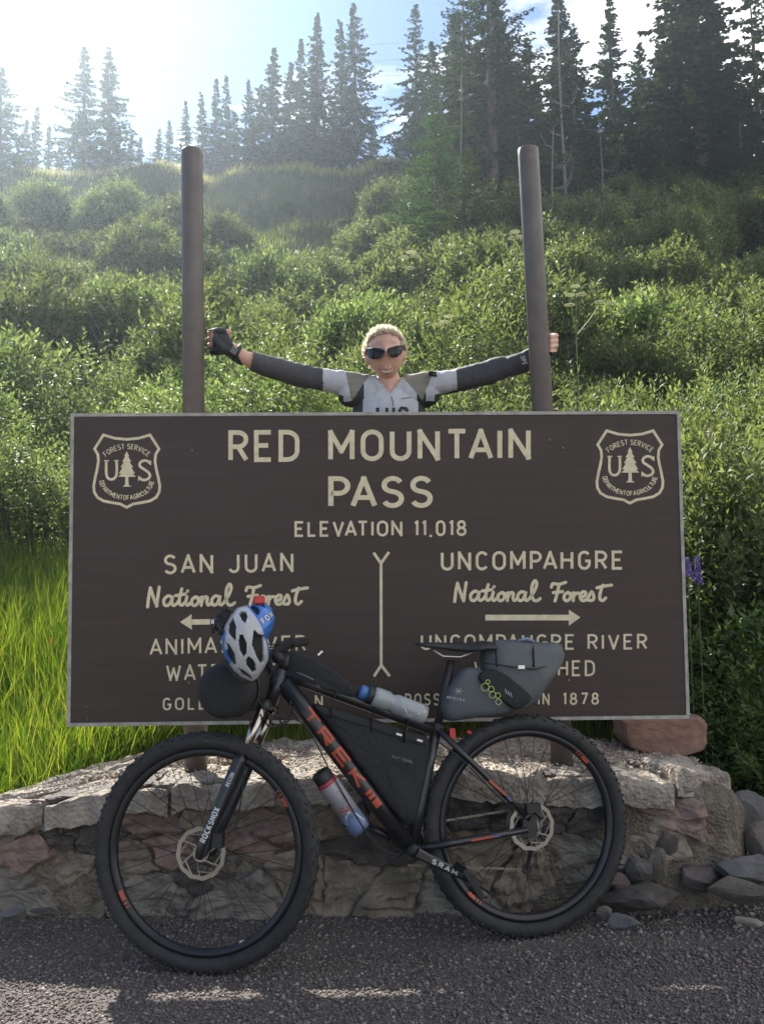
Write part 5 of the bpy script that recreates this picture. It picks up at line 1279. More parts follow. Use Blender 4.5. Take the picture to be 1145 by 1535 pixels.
# frame lettering on the down tube, and stripes
dd = (DT1 - DT0).normalized(); dup = bn.cross(dd)
if dup.z < 0: dup = -dup
def dt_fn(s0, h, rad=.0305):
    def fn(x, y, off):
        p = DT0 + dd * (s0 + x * h); ang = -(y - .5) * h / rad
        return p + (bn * math.cos(ang) - dup * math.sin(ang)) * (rad + off)
    return fn
DL = (DT1 - DT0).length
st = []
GT = {'T': [[(0, 1), (.9, 1)], [(.45, 1), (.45, 0)]], 'R': [[(0, 0), (0, 1), (.7, 1), (.7, .5), (0, .5)], [(.3, .5), (.75, 0)]], 'E': [[(.8, 1), (0, 1), (0, 0), (.8, 0)], [(0, .5), (.65, .5)]], 'K': [[(0, 0), (0, 1)], [(.75, 1), (.05, .5), (.8, 0)]]}
x0_ = 0
for ch in 'TREK':
    st += [[(x0_ + p[0], .1 + p[1] * .8 ) for p in pl] for pl in GT[ch]]; x0_ += 1.22
hT = .038; s0 = (P(456, 1063) - DT0).dot(dd)
k_ = ((P(545, 1188) - DT0).dot(dd) - s0) / (x0_ * hT)
st = fine([[(p[0] * k_, p[1]) for p in pl] for pl in st])
ribbons(st, .25, dt_fn(s0, hT), off0=.0005).build('lettering', M_ORG, frame)
s1 = (P(541, 1190) - DT0).dot(dd)
b = MB()
for a_, e_ in ((0, .012), (.016, .03), (.036, .064)):
    for k in range(3):
        x_, x2 = s1 + a_, s1 + e_; f_ = dt_fn(0, 1.0)
        y0_, y1_ = .5 - .012 + k * .008, .5 - .012 + (k + 1) * .008
        b.add([f_(x_, y0_, .0006), f_(x2, y0_, .0006), f_(x2, y1_, .0006), f_(x_, y1_, .0006)], [(0, 1, 2, 3)])
b.build('decal', M_ORG, frame)
def stripe(a_, e_, w_, m_, rad): 
    d = (e_ - a_).normalized(); up_ = bn.cross(d); 
    MB().add([a_ + bn * rad + up_ * w_, e_ + bn * rad + up_ * w_, e_ + bn * rad - up_ * w_, a_ + bn * rad - up_ * w_], [(0, 1, 2, 3)]).build('decal', m_, frame)
stripe(P(731, 1169, .055), P(757, 1192, .058), .004, M_ORG, .0125); stripe(P(704, 1259, .05), P(737, 1253, .05), .0035, M_ORG, .0145); stripe(P(738, 1253, .05), P(750, 1251, .05), .0035, mat('blue decal', (.1, .13, .3), .5), .0145)
stripe(P(758, 1194, .058), P(764, 1200, .058), .003, mat('blue decal', (.1, .13, .3), .5), .0125)
# rear reflector
b = MB(); c = P(676, 1099, .0); b.box(c, .02, .035, .034, Matrix((bu, bn, bup)).transposed()); bpart('rear_reflector', b, M_RED, False)
b = MB(); c = P(703, 1098, .0); b.box(c, .018, .02, .01, Matrix((bu, bn, bup)).transposed() @ Matrix.Rotation(R(35), 3, 'Y')); bpart('rear_reflector', b, M_RED, False)

# ------------------------------------------------------------ luggage
def pillow(outline, half, name, m, parent=None, off=0.0, nring=5, seed=0, wr=.004, **k):
    """soft flat bag: outline in photograph positions, thickest in its middle"""
    c = [sum(p[0] for p in outline) / len(outline), sum(p[1] for p in outline) / len(outline)]
    seg = []
    for i in range(len(outline)):
        p, q = outline[i], outline[(i + 1) % len(outline)]; n = max(2, int(math.dist(p, q) / 9))
        seg += [(p[0] + (q[0] - p[0]) * t / n, p[1] + (q[1] - p[1]) * t / n) for t in range(n)]
    n = len(seg); seg = [((seg[i - 1][0] + 2 * seg[i][0] + seg[(i + 1) % n][0]) / 4, (seg[i - 1][1] + 2 * seg[i][1] + seg[(i + 1) % n][1]) / 4) for i in range(n)]
    b = MB(); prof = [(1.0, 0), (.985, .5), (.94, .78), (.85, .93), (.65, 1.0), (.35, 1.0)]
    for side in (1, -1):
        base = len(b.v)
        for fr, h in prof:
            for (x, y) in seg:
                q = P(c[0] + (x - c[0]) * fr, c[1] + (y - c[1]) * fr); d = frac(q + Vector((seed, 0, 0)), 14, 3) * wr * (1 if h else .3)
                b.v.append(tuple(q + bn * (off + side * (half * h + d))))
        b.v.append(tuple(P(*c) + bn * (off + side * half)))
        for i in range(len(prof) - 1):
            for k_ in range(n):
                f = (base + i * n + k_, base + i * n + (k_ + 1) % n, base + (i + 1) * n + (k_ + 1) % n, base + (i + 1) * n + k_); b.f.append(f if side < 0 else f[::-1]); b.m.append(0)
        for k_ in range(n): b.f.append((base + (len(prof) - 1) * n + k_, base + (len(prof) - 1) * n + (k_ + 1) % n, len(b.v) - 1)); b.m.append(0)
    return b.build(name, m, parent, True, merge=True, **k)
fb = thing('frame_bag', P(560, 1120), 'long black triangular bag strapped inside the bicycle frame', 'bag')
pillow([(462, 1052), (520, 1066), (600, 1090), (645, 1106), (640, 1140), (630, 1195), (621, 1236), (608, 1240), (575, 1200), (520, 1125), (478, 1070)], .032, 'pouch', M_BAG, fb, seed=1, wr=.009)
def ontop(pts, w_, m_, par, off, nm='strap', r_=.0): 
    MB().tube([P(x, y, off) for x, y in pts], w_, 6, flat=.35, up=bn).build(nm, m_, par, True)
ontop([(478, 1068), (530, 1082), (590, 1102), (640, 1118)], .0035, M_DK, fb, .034, 'zip')
st, wd = text_strokes('BLACKBURN', .25, .4, .16); hh = 4.2
ribbons([[(588 + p[0] * hh * .9 + (1 - p[1]) * 0, 1136 + p[0] * hh * .26 - p[1] * hh) for p in s_] for s_ in st], .7, lambda x, y, off: P(x, y, .0345 + off)).build('lettering', mat('grey print', (.2, .2, .2), .6), fb)
for (x, y) in ((500, 1052), (560, 1070), (610, 1087)):
    MB().tube([P(x, y - 14, .0) + bn * .024, P(x - 3, y + 12, .034), P(x - 4, y + 26, .036)], .008, 8, flat=.25, up=bn).build('strap', M_DK, fb, True)
for (x, y) in ((598, 1101), (629, 1110)):
    MB().box(P(x, y, .038), .02, .004, .007, Matrix((bu, bn, bup)).transposed() @ Matrix.Rotation(R(18), 3, 'Y')).build('buckle', M_ALU, fb)
tb = thing('top_tube_bag', P(470, 1010), 'small black wedge bag on top of the frame just behind the handlebar', 'bag')
pillow([(428, 974), (450, 976), (476, 990), (520, 1018), (540, 1044), (528, 1050), (442, 1020), (428, 1006)], .026, 'pouch', M_BAG, tb, seed=2, wr=.009)
MB().tube([P(445, 1008, .034), P(458, 1013, .035), P(470, 1019, .034)], .002, 6).build('zip_pull', mat('grey print', (.2, .2, .2), .6), tb, True)
MB().box(P(480, 979, .02), .02, .003, .006, Matrix((bu, bn, bup)).transposed() @ Matrix.Rotation(R(-40), 3, 'Y')).build('buckle', M_ALU, tb)
# handlebar roll
hr = thing('handlebar_bag', barC, 'round black dry bag rolled under the handlebar beneath the helmet', 'bag')
hc = P(362, 1028); Rr_ = .062
d_ = nB; Mh = Matrix.Translation(hc) @ d_.to_track_quat('Z', 'Y').to_matrix().to_4x4()
Rr_ = 42 / 1400 * 2.9
MB().lathe([(0, .20), (Rr_ * .5, .203), (Rr_ * .82, .198), (Rr_ * .97, .18), (Rr_, .15), (Rr_ * .97, .05), (Rr_, -.05), (Rr_ * .98, -.15), (Rr_ * .85, -.19), (0, -.2)], Mh, 36).build('roll', M_BAG, hr, True)
for h in (.1, -.08):
    if h > .2: MB().tube([Mh @ Vector((Rr_ * .7 * math.cos(a), Rr_ * .7 * math.sin(a), h)) for a in [k * math.pi / 12 for k in range(24)]], .004, 6, closed=True).build('piping', M_DK, hr, True)
    else: MB().tube([Mh @ Vector(((Rr_ + .003) * math.cos(a), (Rr_ + .003) * math.sin(a), h)) for a in [k * math.pi / 12 for k in range(24)]], .010, 6, closed=True, flat=.3).build('strap', M_DK, hr, True)
# saddle bag
sb = thing('saddle_bag', P(740, 1020), 'large grey roll-top saddle bag in a slate holster behind the saddle', 'bag')
def loft(st, name, m, par, n=22, seed=0, wr=.004):
    """st: (px, py, half height px, half width m, tilt deg)"""
    b = MB()
    for (x, y, hh_, hw, tl) in st:
        for k in range(n):
            a = 2 * math.pi * k / n; ca, sa = math.cos(a), math.sin(a)
            e = .8; ca, sa = math.copysign(abs(ca) ** e, ca), math.copysign(abs(sa) ** e, sa)
            q = P(x + math.sin(R(tl)) * hh_ * sa, y - math.cos(R(tl)) * hh_ * sa) + bn * hw * ca; d = frac(q + Vector((seed, 0, 0)), 11, 4) * wr * 2
            b.v.append(tuple(q + (q - P(x, y)).normalized() * d))
    L_ = len(st)
    for i in range(L_ - 1):
        for k in range(n): b.f.append((i * n + k, i * n + (k + 1) % n, (i + 1) * n + (k + 1) % n, (i + 1) * n + k)); b.m.append(0)
    b.f.append(tuple(range(n - 1, -1, -1))); b.f.append(tuple((L_ - 1) * n + k for k in range(n))); b.m += [0, 0]
    return b.build(name, m, par, True)
loft([(724, 1012, 40, .045, 0), (738, 1008, 46, .06, 2), (760, 1010, 50, .07, 4), (785, 1010, 50, .075, 6), (805, 1008, 46, .072, 10), (818, 1001, 38, .062, 14), (829, 995, 26, .05, 20), (836, 990, 12, .04, 25), (838, 989, 3, .02, 25)], 'dry_bag', M_GBAG, sb, seed=5, wr=.011)
pillow([(692, 998), (718, 1002), (752, 1022), (776, 1058), (758, 1070), (705, 1076), (664, 1082), (657, 1062), (664, 1040), (680, 1012)], .05, 'holster', M_LBAG, sb, seed=6, off=.012, wr=.003)
pillow([(716, 1000), (742, 1006), (790, 1046), (764, 1066), (730, 1040), (704, 1016)], .012, 'side_panel', M_BAG, sb, off=.064, wr=.001)
MB().tube([P(x, y, .082) for x, y in [(725, 994), (745, 996), (770, 1000), (800, 1003), (818, 999)]], .008, 8, flat=.3, up=bn).build('strap', M_DK, sb, True)
MB().box(P(781, 1000, .088), .024, .005, .012, Matrix((bu, bn, bup)).transposed()).build('buckle', M_ALU, sb)
for x in (796, 740): MB().tube([P(x, 962, .02), P(x + 3, 975, .06), P(x + 4, 1000, .078)], .006, 8, flat=.3, up=bn).build('strap', M_DK, sb, True)
MB().tube([P(775, 961, .03), P(790, 957, .035), P(800, 962, .03)], .005, 8).build('handle', mat('blue white webbing', (.25, .3, .45), .6), sb, True)
# red tail light of the bag
b = MB(); b.lathe([(0, .012), (.013, .010), (.016, 0), (.014, -.015), (0, -.02)], Matrix.Translation(P(834, 988, .0)) @ (-(P(800, 992) - P(834, 988))).to_track_quat('Z', 'Y').to_matrix().to_4x4(), 14); b.build('tail_light', M_RED, sb, True)
YEL = mat('lime honeycomb print', (.45, .5, .12), .6)
hexes = []
for (cx, cy, r_) in [(727, 1030, 6.2), (736, 1033, 4.6), (738, 1041.5, 5.2), (746, 1042.5, 4.2), (741, 1022, 0), (747, 1052, 4.6), (731, 1022, 3.2)]:
    if r_: hexes.append([(cx + r_ * math.cos(R(60 * k + 15)), cy + r_ * math.sin(R(60 * k + 15))) for k in range(7)])
ribbons(hexes, 1.1, lambda x, y, off: P(x, y, .0775 + off)).build('honeycomb_print', YEL, sb)
st, wd = text_strokes('APIDURA', .3, .4, .18); hh = 4.4
PRW = mat('pale grey print', (.42, .42, .42), .6)
ribbons([[(669 + p[0] * hh * 1.0, 1047 + p[0] * hh * .18 - p[1] * hh) for p in s_] for s_ in st], .75, lambda x, y, off: P(x, y, .0645 + off)).build('lettering', PRW, sb)
ribbons([[(687 + math.cos(R(a)) * 1, 1036), (687 + 6 * math.cos(R(a)), 1036 - 5 * math.sin(R(a)))] for a in (0, 60, 120, 180, 240, 300)], .9, lambda x, y, off: P(x, y, .0645 + off)).build('lettering', PRW, sb)
for k in range(3): ribbons([[(757 + k * 4, 1033 + k * 2.5), (759 + k * 4, 1040 + k * 2.5)]], 1.2, lambda x, y, off: P(x, y, .0775 + off)).build('lettering', PRW, sb)

# ------------------------------------------------------------ bottles
def bottle(p0, p1, rad, secs, label, nm='water_bottle'):
    """secs: (name, t0, t1, radius factor start, end, material)"""
    ax = (p1 - p0); L_ = ax.length; Mx = Matrix.Translation(p0) @ ax.to_track_quat('Z', 'Y').to_matrix().to_4x4(); root = thing(nm, p0, label, 'bottle')
    for n_, prof, m_ in secs: MB().lathe([(rad * r_, L_ * t) for r_, t in prof], Mx, 24).build(n_, m_, root, True)
    return root, Mx, L_
M_CLR = mat('smoky clear bottle plastic', (.33, .35, .35), .25, col2=(.25, .27, .27), nscale=12, spec=.6)
M_BLU = mat('blue bottle plastic', (.06, .17, .42), .35); M_GRYB = mat('grey bottle plastic', (.36, .34, .37), .4); M_BB = mat('dusty blue bottle plastic', (.14, .19, .32), .4)
a0, a1 = P(539, 1036, .02), P(637, 1072, .02)
bo, Mx, L_ = bottle(a0, a1, .034, [('cap', [(0, 0), (.62, .0), (.7, .03), (.7, .11), (.5, .12)], M_BLU), ('collar', [(.86, .11), (.9, .12), (.9, .19), (.84, .2)], M_DK), ('body', [(.8, .19), (.95, .22), (1, .27), (1, .42), (.84, .46), (.84, .5), (1, .54), (1, .93), (.93, 1.0), (0, 1.0)], M_CLR)],
    'clear smoky water bottle with a blue cap lying along the top of the frame')
def side_pt(Mx, L_, rad, t, ang, off): 
    return Mx @ Vector((math.cos(ang) * (rad + off), math.sin(ang) * (rad + off), L_ * t))
def cam_ang(Mx):
    v = Mx.to_3x3().inverted() @ (CO - Mx.translation); return math.atan2(v.y, v.x)
ca = cam_ang(Mx); sg = 1
def bl(lines, w_, Mx, L_, rad, m_, root, ca, nm='print'):
    ribbons(fine(lines), w_, lambda x, y, off: side_pt(Mx, L_, rad, x, ca + y, off), off0=.0006).build(nm, m_, root)
def bl2(lines, w_, Mx, L_, rad, m_, root, ca, nm='print'):
    """lines in metres along and around the bottle"""
    ribbons([[(p[0], p[1]) for p in l] for l in fine([[(x * 12, y * 12) for x, y in l] for l in lines])], w_ * 12, lambda x, y, off: side_pt(Mx, L_, rad, x / 12 / L_, ca + y / 12 / rad, off), off0=.0006).build(nm, m_, root)
bl2([[(.56 * L_, -.028), (.62 * L_, .0), (.70 * L_, .026), (.80 * L_, .022), (.86 * L_, .004), (.96 * L_, -.012), (.9 * L_, -.03), (.6 * L_, -.034)], [(.6 * L_, -.02), (.66 * L_, .004), (.73 * L_, .018), (.79 * L_, .014)]], .0035, Mx, L_, .034, M_WHT, bo, ca)
a0, a1 = P(479, 1157, .0), P(541, 1244, .0)
off_ = Vector((0, 0, 0)); 
bo2, Mx2, L2 = bottle(a0, a1, .036, [('cap', [(0, 0), (.8, .0), (.92, .03), (.92, .13), (.95, .15)], M_DK), ('band', [(.95, .15), (1, .16), (1, .205), (.99, .21)], mat('red bottle print', (.45, .05, .07), .45)), ('body', [(.99, .21), (1, .22), (1, .70)], M_GRYB), ('base', [(1, .70), (1, .94), (.9, 1.0), (0, 1.0)], M_BB)],
    'grey and blue sport bottle with red stripes carried under the down tube')
ca2 = cam_ang(Mx2); RDP = MATS['red bottle print']
bl2([[(.33 * L2, -.03), (.35 * L2, .012)]], .003, Mx2, L2, .036, RDP, bo2, ca2)
bl2([[(.54 * L2, .028), (.56 * L2, .01), (.6 * L2, -.006), (.62 * L2, -.022)], [(.58 * L2, .03), (.60 * L2, .014), (.64 * L2, -.002), (.67 * L2, -.02)]], .0035, Mx2, L2, .036, RDP, bo2, ca2)
bl2([[(.9 * L2, -.03), (.72 * L2, -.016), (.66 * L2, .0), (.70 * L2, .016), (.8 * L2, .034)]], .0045, Mx2, L2, .036, M_WHT, bo2, ca2)
b = MB()
for t in (.45, .8): b.tube([Mx2 @ Vector((.039 * math.cos(a), .039 * math.sin(a), L2 * t)) for a in [ca2 + 1.0 + k * .35 for k in range(10)]], .003, 6)
b.tube([Mx2 @ Vector((.039 * math.cos(ca2 + 2.4), .039 * math.sin(ca2 + 2.4), L2 * t)) for t in (.3, 1.02)], .005, 6); bpart('bottle_cage', b, M_DK)

# ------------------------------------------------------------ helmet hung on the bar
hel = thing('bike_helmet', P(368, 962, .3), 'white and blue vented bicycle helmet hanging on the handlebar', 'helmet')
M_HW = mat('white helmet shell', (.50, .50, .50), .3, col2=(.42, .42, .42), coat=.3); M_HB = mat('blue helmet shell', (.035, .17, .55), .3, coat=.3); M_FOAM = mat('black helmet liner', (.015, .015, .016), .8)
HOFF = .26
hc = P(370, 962, HOFF)
ku = 1 / (1400 / (CM.inverted() @ hc).z * -1)
def HP(px, py, bulge): return P(px, py, HOFF) + bn * bulge
OUT = [(378, 905), (396, 903), (407, 912), (412, 928), (408, 944), (400, 958), (404, 975), (402, 990), (394, 1004), (386, 1016), (377, 1022), (362, 1016), (350, 1006), (342, 994), (333, 975), (331, 955), (336, 937), (345, 922), (356, 911)]
oc = (370, 960)
def dome(nm, m_, scale, depth, lift, n=48, hole=None):
    b = MB(); seg = []
    for i in range(len(OUT)):
        p, q = OUT[i], OUT[(i + 1) % len(OUT)]
        for t in range(4): seg.append((p[0] + (q[0] - p[0]) * t / 4, p[1] + (q[1] - p[1]) * t / 4))
    K = len(seg); seg = [((seg[i - 1][0] + 2 * seg[i][0] + seg[(i + 1) % K][0]) / 4, (seg[i - 1][1] + 2 * seg[i][1] + seg[(i + 1) % K][1]) / 4) for i in range(K)]
    rows = [(1.0, -.05), (1.0, 0.0), (.985, .2), (.93, .45), (.84, .66), (.7, .83), (.5, .94), (.28, .99), (0.02, 1.0)]
    for fr, h in rows:
        for x, y in seg: b.v.append(tuple(HP(oc[0] + (x - oc[0]) * fr * scale, oc[1] + (y - oc[1]) * fr * scale, lift + depth * h)))
    for i in range(len(rows) - 1):
        for k in range(K): b.f.append((i * K + k, i * K + (k + 1) % K, (i + 1) * K + (k + 1) % K, (i + 1) * K + k)); b.m.append(0)
    b.f.append(tuple((len(rows) - 1) * K + k for k in range(K))); b.m.append(0)
    return b.build(nm, m_, hel, True)
dome('liner', M_FOAM, .94, .085, -.012)
def dome_h(px, py):
    # height of the dome surface over (px, py)
    dx, dy = px - oc[0], py - oc[1]; a = math.atan2(dy, dx); best = 60
    for i in range(len(OUT)):
        p, q = OUT[i], OUT[(i + 1) % len(OUT)]
        x1, y1, x2, y2 = p[0] - oc[0], p[1] - oc[1], q[0] - oc[0], q[1] - oc[1]; den = math.cos(a) * (y2 - y1) - math.sin(a) * (x2 - x1)
        if abs(den) < 1e-9: continue
        r_ = (x1 * (y2 - y1) - y1 * (x2 - x1)) / den; 
        u = (x1 + (x2 - x1) * 0) 
        t = ((math.cos(a) * r_ - x1) * (x2 - x1) + (math.sin(a) * r_ - y1) * (y2 - y1)) / ((x2 - x1) ** 2 + (y2 - y1) ** 2)
        if r_ > 0 and -.001 <= t <= 1.001: best = r_
    f = min(1.0, math.hypot(dx, dy) / best); return .09 * math.sqrt(max(0, 1 - f ** 2.2))
# shell built as a fine sheet over the liner, with the vents left open
VENTS = [[(359, 916), (366, 917), (368, 926), (364, 936), (358, 930), (355, 921)],
         [(372, 905.5), (380, 906), (386, 914), (385, 922), (381, 924), (374, 914)],
         [(389, 905), (396, 907), (396, 913), (391, 911)],
         [(355, 953), (360, 952), (366, 966), (366, 979), (361, 986), (355, 977), (353, 962)],
         [(336, 964), (341, 966), (349, 980), (352, 997), (347, 997), (339, 984)],
         [(376, 945), (384, 952), (393, 953), (394, 992), (388, 996), (380, 984), (373, 967)],
         [(368, 984), (375, 988), (382, 998), (382, 1007), (374, 1010), (366, 999), (364, 991)],
         [(340, 935), (347, 926), (351, 940), (350, 962), (345, 958), (338, 948)],
         [(353, 1001), (362, 1004), (376, 1015), (374, 1019), (360, 1012)]]
def inside(x, y, poly):
    c = False; j = len(poly) - 1
    for i in range(len(poly)):
        if (poly[i][1] > y) != (poly[j][1] > y) and x < (poly[j][0] - poly[i][0]) * (y - poly[i][1]) / (poly[j][1] - poly[i][1]) + poly[i][0]: c = not c
        j = i
    return c
def isblue(x, y):
    return inside(x, y, [(366, 903), (400, 900), (416, 915), (414, 940), (404, 962), (408, 985), (398, 1003), (400, 985), (398, 968), (391, 950), (384, 934), (372, 915)]) or inside(x, y, [(328, 950), (337, 945), (335, 970), (345, 995), (341, 1000), (328, 975)])
bs = {0: MB(), 1: MB()}; stp = .8
vid = {0: {}, 1: {}}
gx0, gy0 = 328, 900
nxg, nyg = int(90 / stp), int(126 / stp)
def corner(k, i, j):
    if (i, j) not in vid[k]:
        x, y = gx0 + i * stp, gy0 + j * stp; vid[k][(i, j)] = len(bs[k].v); bs[k].v.append(tuple(HP(x, y, dome_h(x, y) + .004)))
    return vid[k][(i, j)]
for i in range(nxg):
    for j in range(nyg):
        x, y = gx0 + (i + .5) * stp, gy0 + (j + .5) * stp
        if not inside(x, y, OUT) or any(inside(x, y, v) for v in VENTS): continue
        k = 1 if isblue(x, y) else 0
        bs[k].f.append((corner(k, i, j), corner(k, i, j + 1), corner(k, i + 1, j + 1), corner(k, i + 1, j))); bs[k].m.append(0)
for k, nm, m_ in ((0, 'shell', M_HW), (1, 'blue_shell', M_HB)):
    o = bs[k].build(nm, m_, hel, True); so = o.modifiers.new('s', 'SOLIDIFY'); so.thickness = .010; so.offset = -1
st, wd = text_strokes('FOX', .12, .4, .22); hh = 9.0; an = R(38)
ribbons(fine([[(391 + p[0] * hh * 1.05 * math.cos(an) + p[1] * hh * -math.sin(an), 938 - p[0] * hh * 1.05 * math.sin(an) - p[1] * hh * math.cos(an)) for p in s_] for s_ in st]), 1.9, lambda x, y, off: HP(x, y, dome_h(x, y) + .005 + off)).build('lettering', M_WHT, hel)
b = MB(); b.box(HP(387, 901, .03), .034, .03, .026, Matrix((bu, bn, bup)).transposed()); o = b.build('helmet_light', M_RED, hel)
bv = o.modifiers.new('b', 'BEVEL'); bv.width = .006; bv.segments = 3
for pts in ([(402, 975), (408, 1000), (400, 1020), (388, 1020)], [(336, 990), (352, 1012), (370, 1022), (386, 1018)]):
    MB().tube(sm([HP(x, y, .01) for x, y in pts]), .004, 6, flat=.4).build('chin_strap', M_DK, hel, True)
# glove hanging over the near grip
gl = thing('cycling_glove', P(328, 932, .3), 'dark fingerless cycling gloves hooked over the grip beside the helmet', 'glove')
b = MB(); gp = P(334, 928, .27)
for dx, dy, r_, l_ in ((-15, 3, .006, .03), (-11, 14, .006, .03), (-3, 22, .006, .025), (3, -18, .005, .04), (-4, -12, .007, .04)):
    q = P(334 + dx, 930 + dy, .28); b.tube([gp, gp.lerp(q, .6), q], [r_ * 1.7, r_ * 1.4, r_ * 1.1], 8)
b.build('fingers', M_BAG, gl, True)
b = MB(); b.ball(gp, .022, .014, .034, Matrix.Rotation(R(25), 3, 'Y'), n=8); b.build('palm', M_BAG, gl, True)
for pts in ([(318, 927), (317, 938), (320, 950)], [(322, 930), (330, 944), (338, 952)], [(338, 908), (343, 914), (350, 917)]): MB().tube([P(x, y, .285) for x, y in pts], .0045, 7).build('strap', M_DK, gl, True)
MB().box(P(319, 932, .29), .008, .006, .012).build('tab', M_WHT, gl)
# ------------------------------------------------------------ cyclist standing behind the sign, arms stretched out to both posts
from mathutils.bvhtree import BVHTree
YP = 3.86
def Q(px, py, dy=0.0): return hitY(px, py, YP + dy)
body = MB()
def cap(a, b_, r0, r1, n=14):
    a, b_ = Vector(a), Vector(b_); d = (b_ - a).normalized(); M_ = Matrix.Translation(a) @ d.to_track_quat('Z', 'Y').to_matrix().to_4x4(); L_ = (b_ - a).length
    pr = [(r0 * math.sin(R(t)), -r0 * math.cos(R(t))) for t in (0, 30, 60)] + [(r0, 0), (r1, L_)] + [(r1 * math.cos(R(t)), L_ + r1 * math.sin(R(t))) for t in (30, 60, 90)]
    body.lathe([(max(x, 1e-6) if 0 < i < len(pr) - 1 else 0, y) for i, (x, y) in enumerate(pr)], M_, n)
cx = Q(583, 600).x; FOOT = gz(cx, YP); FOOT = max(.52, FOOT)
sh = Q(583, 590).z
# torso
for z, wx, dy, hz in [(sh - .10, .150, .095, .13), (sh - .24, .150, .100, .15), (sh - .40, .135, .095, .14), (sh - .54, .150, .105, .13)]:
    body.ball((cx, YP + .01, z), wx, dy, hz, n=14)
cap(Q(583, 612, .01), Q(581, 560, .01), .056, .046)
for s_, spx in ((-1, 526), (1, 640)):
    cap(Q(583 + s_ * 12, 585, .01), Q(spx, 576, .0), .050, .046)
    cap(Q(583 + s_ * 30, 592, .01), Q(spx, 590, .0), .06, .05)
# arms
for ch in ([(526, 577, 0, .047), (484, 569, -.01, .039), (440, 561, -.03, .043), (400, 549, -.08, .038), (366, 536, -.13, .029), (346, 523, -.155, .030)],
           [(640, 577, 0, .047), (684, 571, -.01, .041), (728, 559, -.03, .044), (765, 549, -.06, .038), (792, 540, -.09, .034), (808, 527, -.10, .030)]):
    for a, b_ in zip(ch, ch[1:]): cap(Q(*a[:3]), Q(*b_[:3]), a[3], b_[3])
# legs and feet
for s_ in (-1, 1):
    hp = Vector((cx + s_ * .095, YP + .01, sh - .60)); kn = Vector((cx + s_ * .10, YP - .01, FOOT + .50)); an_ = Vector((cx + s_ * .10, YP + .03, FOOT + .09))
    cap(hp, kn, .088, .056); cap(kn, kn.lerp(an_, .3), .056, .056); cap(kn.lerp(an_, .3), an_, .056, .036); cap(an_ + Vector((0, .03, -.045)), an_ + Vector((s_ * .02, -.14, -.055)), .038, .032)
# hands
palmL = Q(334, 515, -.165); body.ball(palmL, .036, .026, .042, n=10)
for i in range(4):
    y = 498 + 9.2 * i; k = [.0, .0, .0, -.002][i]
    pts = [Q(344 - i * 1.0, y - 1, -.165), Q(326 + (i == 3) * 3, y - 2 + i * .3, -.185), Q(314 + (i == 3) * 4, y + 1, -.165), Q(316 + (i == 3) * 4, y + 2, -.135), Q(328, y + 3, -.125)]
    for a, b_ in zip(pts, pts[1:]): cap(a, b_, .0105 + k, .0098 + k, 8)
for a, b_ in zip([Q(345, 528, -.165), Q(332, 520, -.20), Q(322, 508, -.20)], [Q(332, 520, -.20), Q(322, 508, -.20), Q(320, 500, -.19)]): cap(a, b_, .012, .011, 8)
palmR = Q(815, 519, -.085); body.ball(palmR, .030, .024, .038, n=10)
for i in range(4):
    y = 503 + 7.6 * i
    pts = [Q(812, y, -.09), Q(829, y - .5, -.105), Q(833.5 - (i == 3) * 2, y, -.15), Q(830 - (i == 3) * 2, y + 1, -.19), Q(825, y + 2, -.212)]
    for a, b_ in zip(pts, pts[1:]): cap(a, b_, .0100, .0095, 8)
for a, b_ in zip([Q(806, 520, -.09), Q(797, 510, -.12)], [Q(797, 510, -.12), Q(799, 500, -.15)]): cap(a, b_, .012, .011, 8)
# head
HC = Q(577.5, 531, -.035); roll = R(6)
HM = Matrix.Translation(HC) @ Matrix.Rotation(-roll, 4, 'Y') @ Matrix.Rotation(R(-4), 4, 'X') @ Matrix.Scale(1.03, 4)
def headshape(v):
    x, y, z = v; f = max(0, -y)            # front is -y
    if z < .01:
        t = min(1, (.01 - z) / .11); x *= 1 - .27 * t ** 1.8; 
        if y > 0: y *= 1 - .35 * t
        if y < 0: y *= 1 + .03 * t
    fr = 1 if y < -.03 else 0
    g = lambda cx_, cz_, sx_, sz_, : math.exp(-((x - cx_) / sx_) ** 2 - ((z - cz_) / sz_) ** 2)
    if y < 0:
        y -= .027 * g(0, -.024, .0105, .013) + .007 * g(0, -.006, .010, .014)        # nose
        for s_ in (-1, 1):
            y += .010 * g(s_ * .031, .010, .018, .014)                                  # eye sockets
            y -= .006 * g(s_ * .040, -.026, .016, .016)                               # cheeks raised by the smile
            y -= .004 * g(s_ * .012, -.026, .005, .006)
            y += .004 * g(s_ * .030, -.045, .006, .018)                               # smile folds
        y -= .004 * g(0, .030, .045, .010)                                            # brow
        y -= .016 * g(0, -.086, .022, .016)                                           # chin
        y += .006 * g(0, -.070, .020, .007)
        y -= .003 * g(0, -.045, .024, .010)
    return Vector((x, y, z))
hb_ = MB(); hb_.ball((0, 0, 0), .0745, .093, .101, n=40)
hv = [HM @ headshape(v) for v in hb_.v]
body.add(hv, hb_.f)
hbvh = BVHTree.FromPolygons(hv, hb_.f)
for s_ in (-1, 1):
    e_ = MB(); e_.ball((s_ * .076, .008, -.006), .008, .019, .031, n=8); body.add([HM @ Vector(v) for v in e_.v], e_.f)
me = body.mesh('body_raw', mat('skin', (.66, .40, .30), .45, col2=(.58, .32, .235), nscale=14, bump=.1, bscale=120, bdist=.001, spec=.4))
tmp = bpy.data.objects.new('body_raw', me); COL.objects.link(tmp)
rm = tmp.modifiers.new('r', 'REMESH'); rm.mode = 'VOXEL'; rm.voxel_size = .0042; rm.use_smooth_shade = True
smo = tmp.modifiers.new('s', 'SMOOTH'); smo.factor = .5; smo.iterations = 1
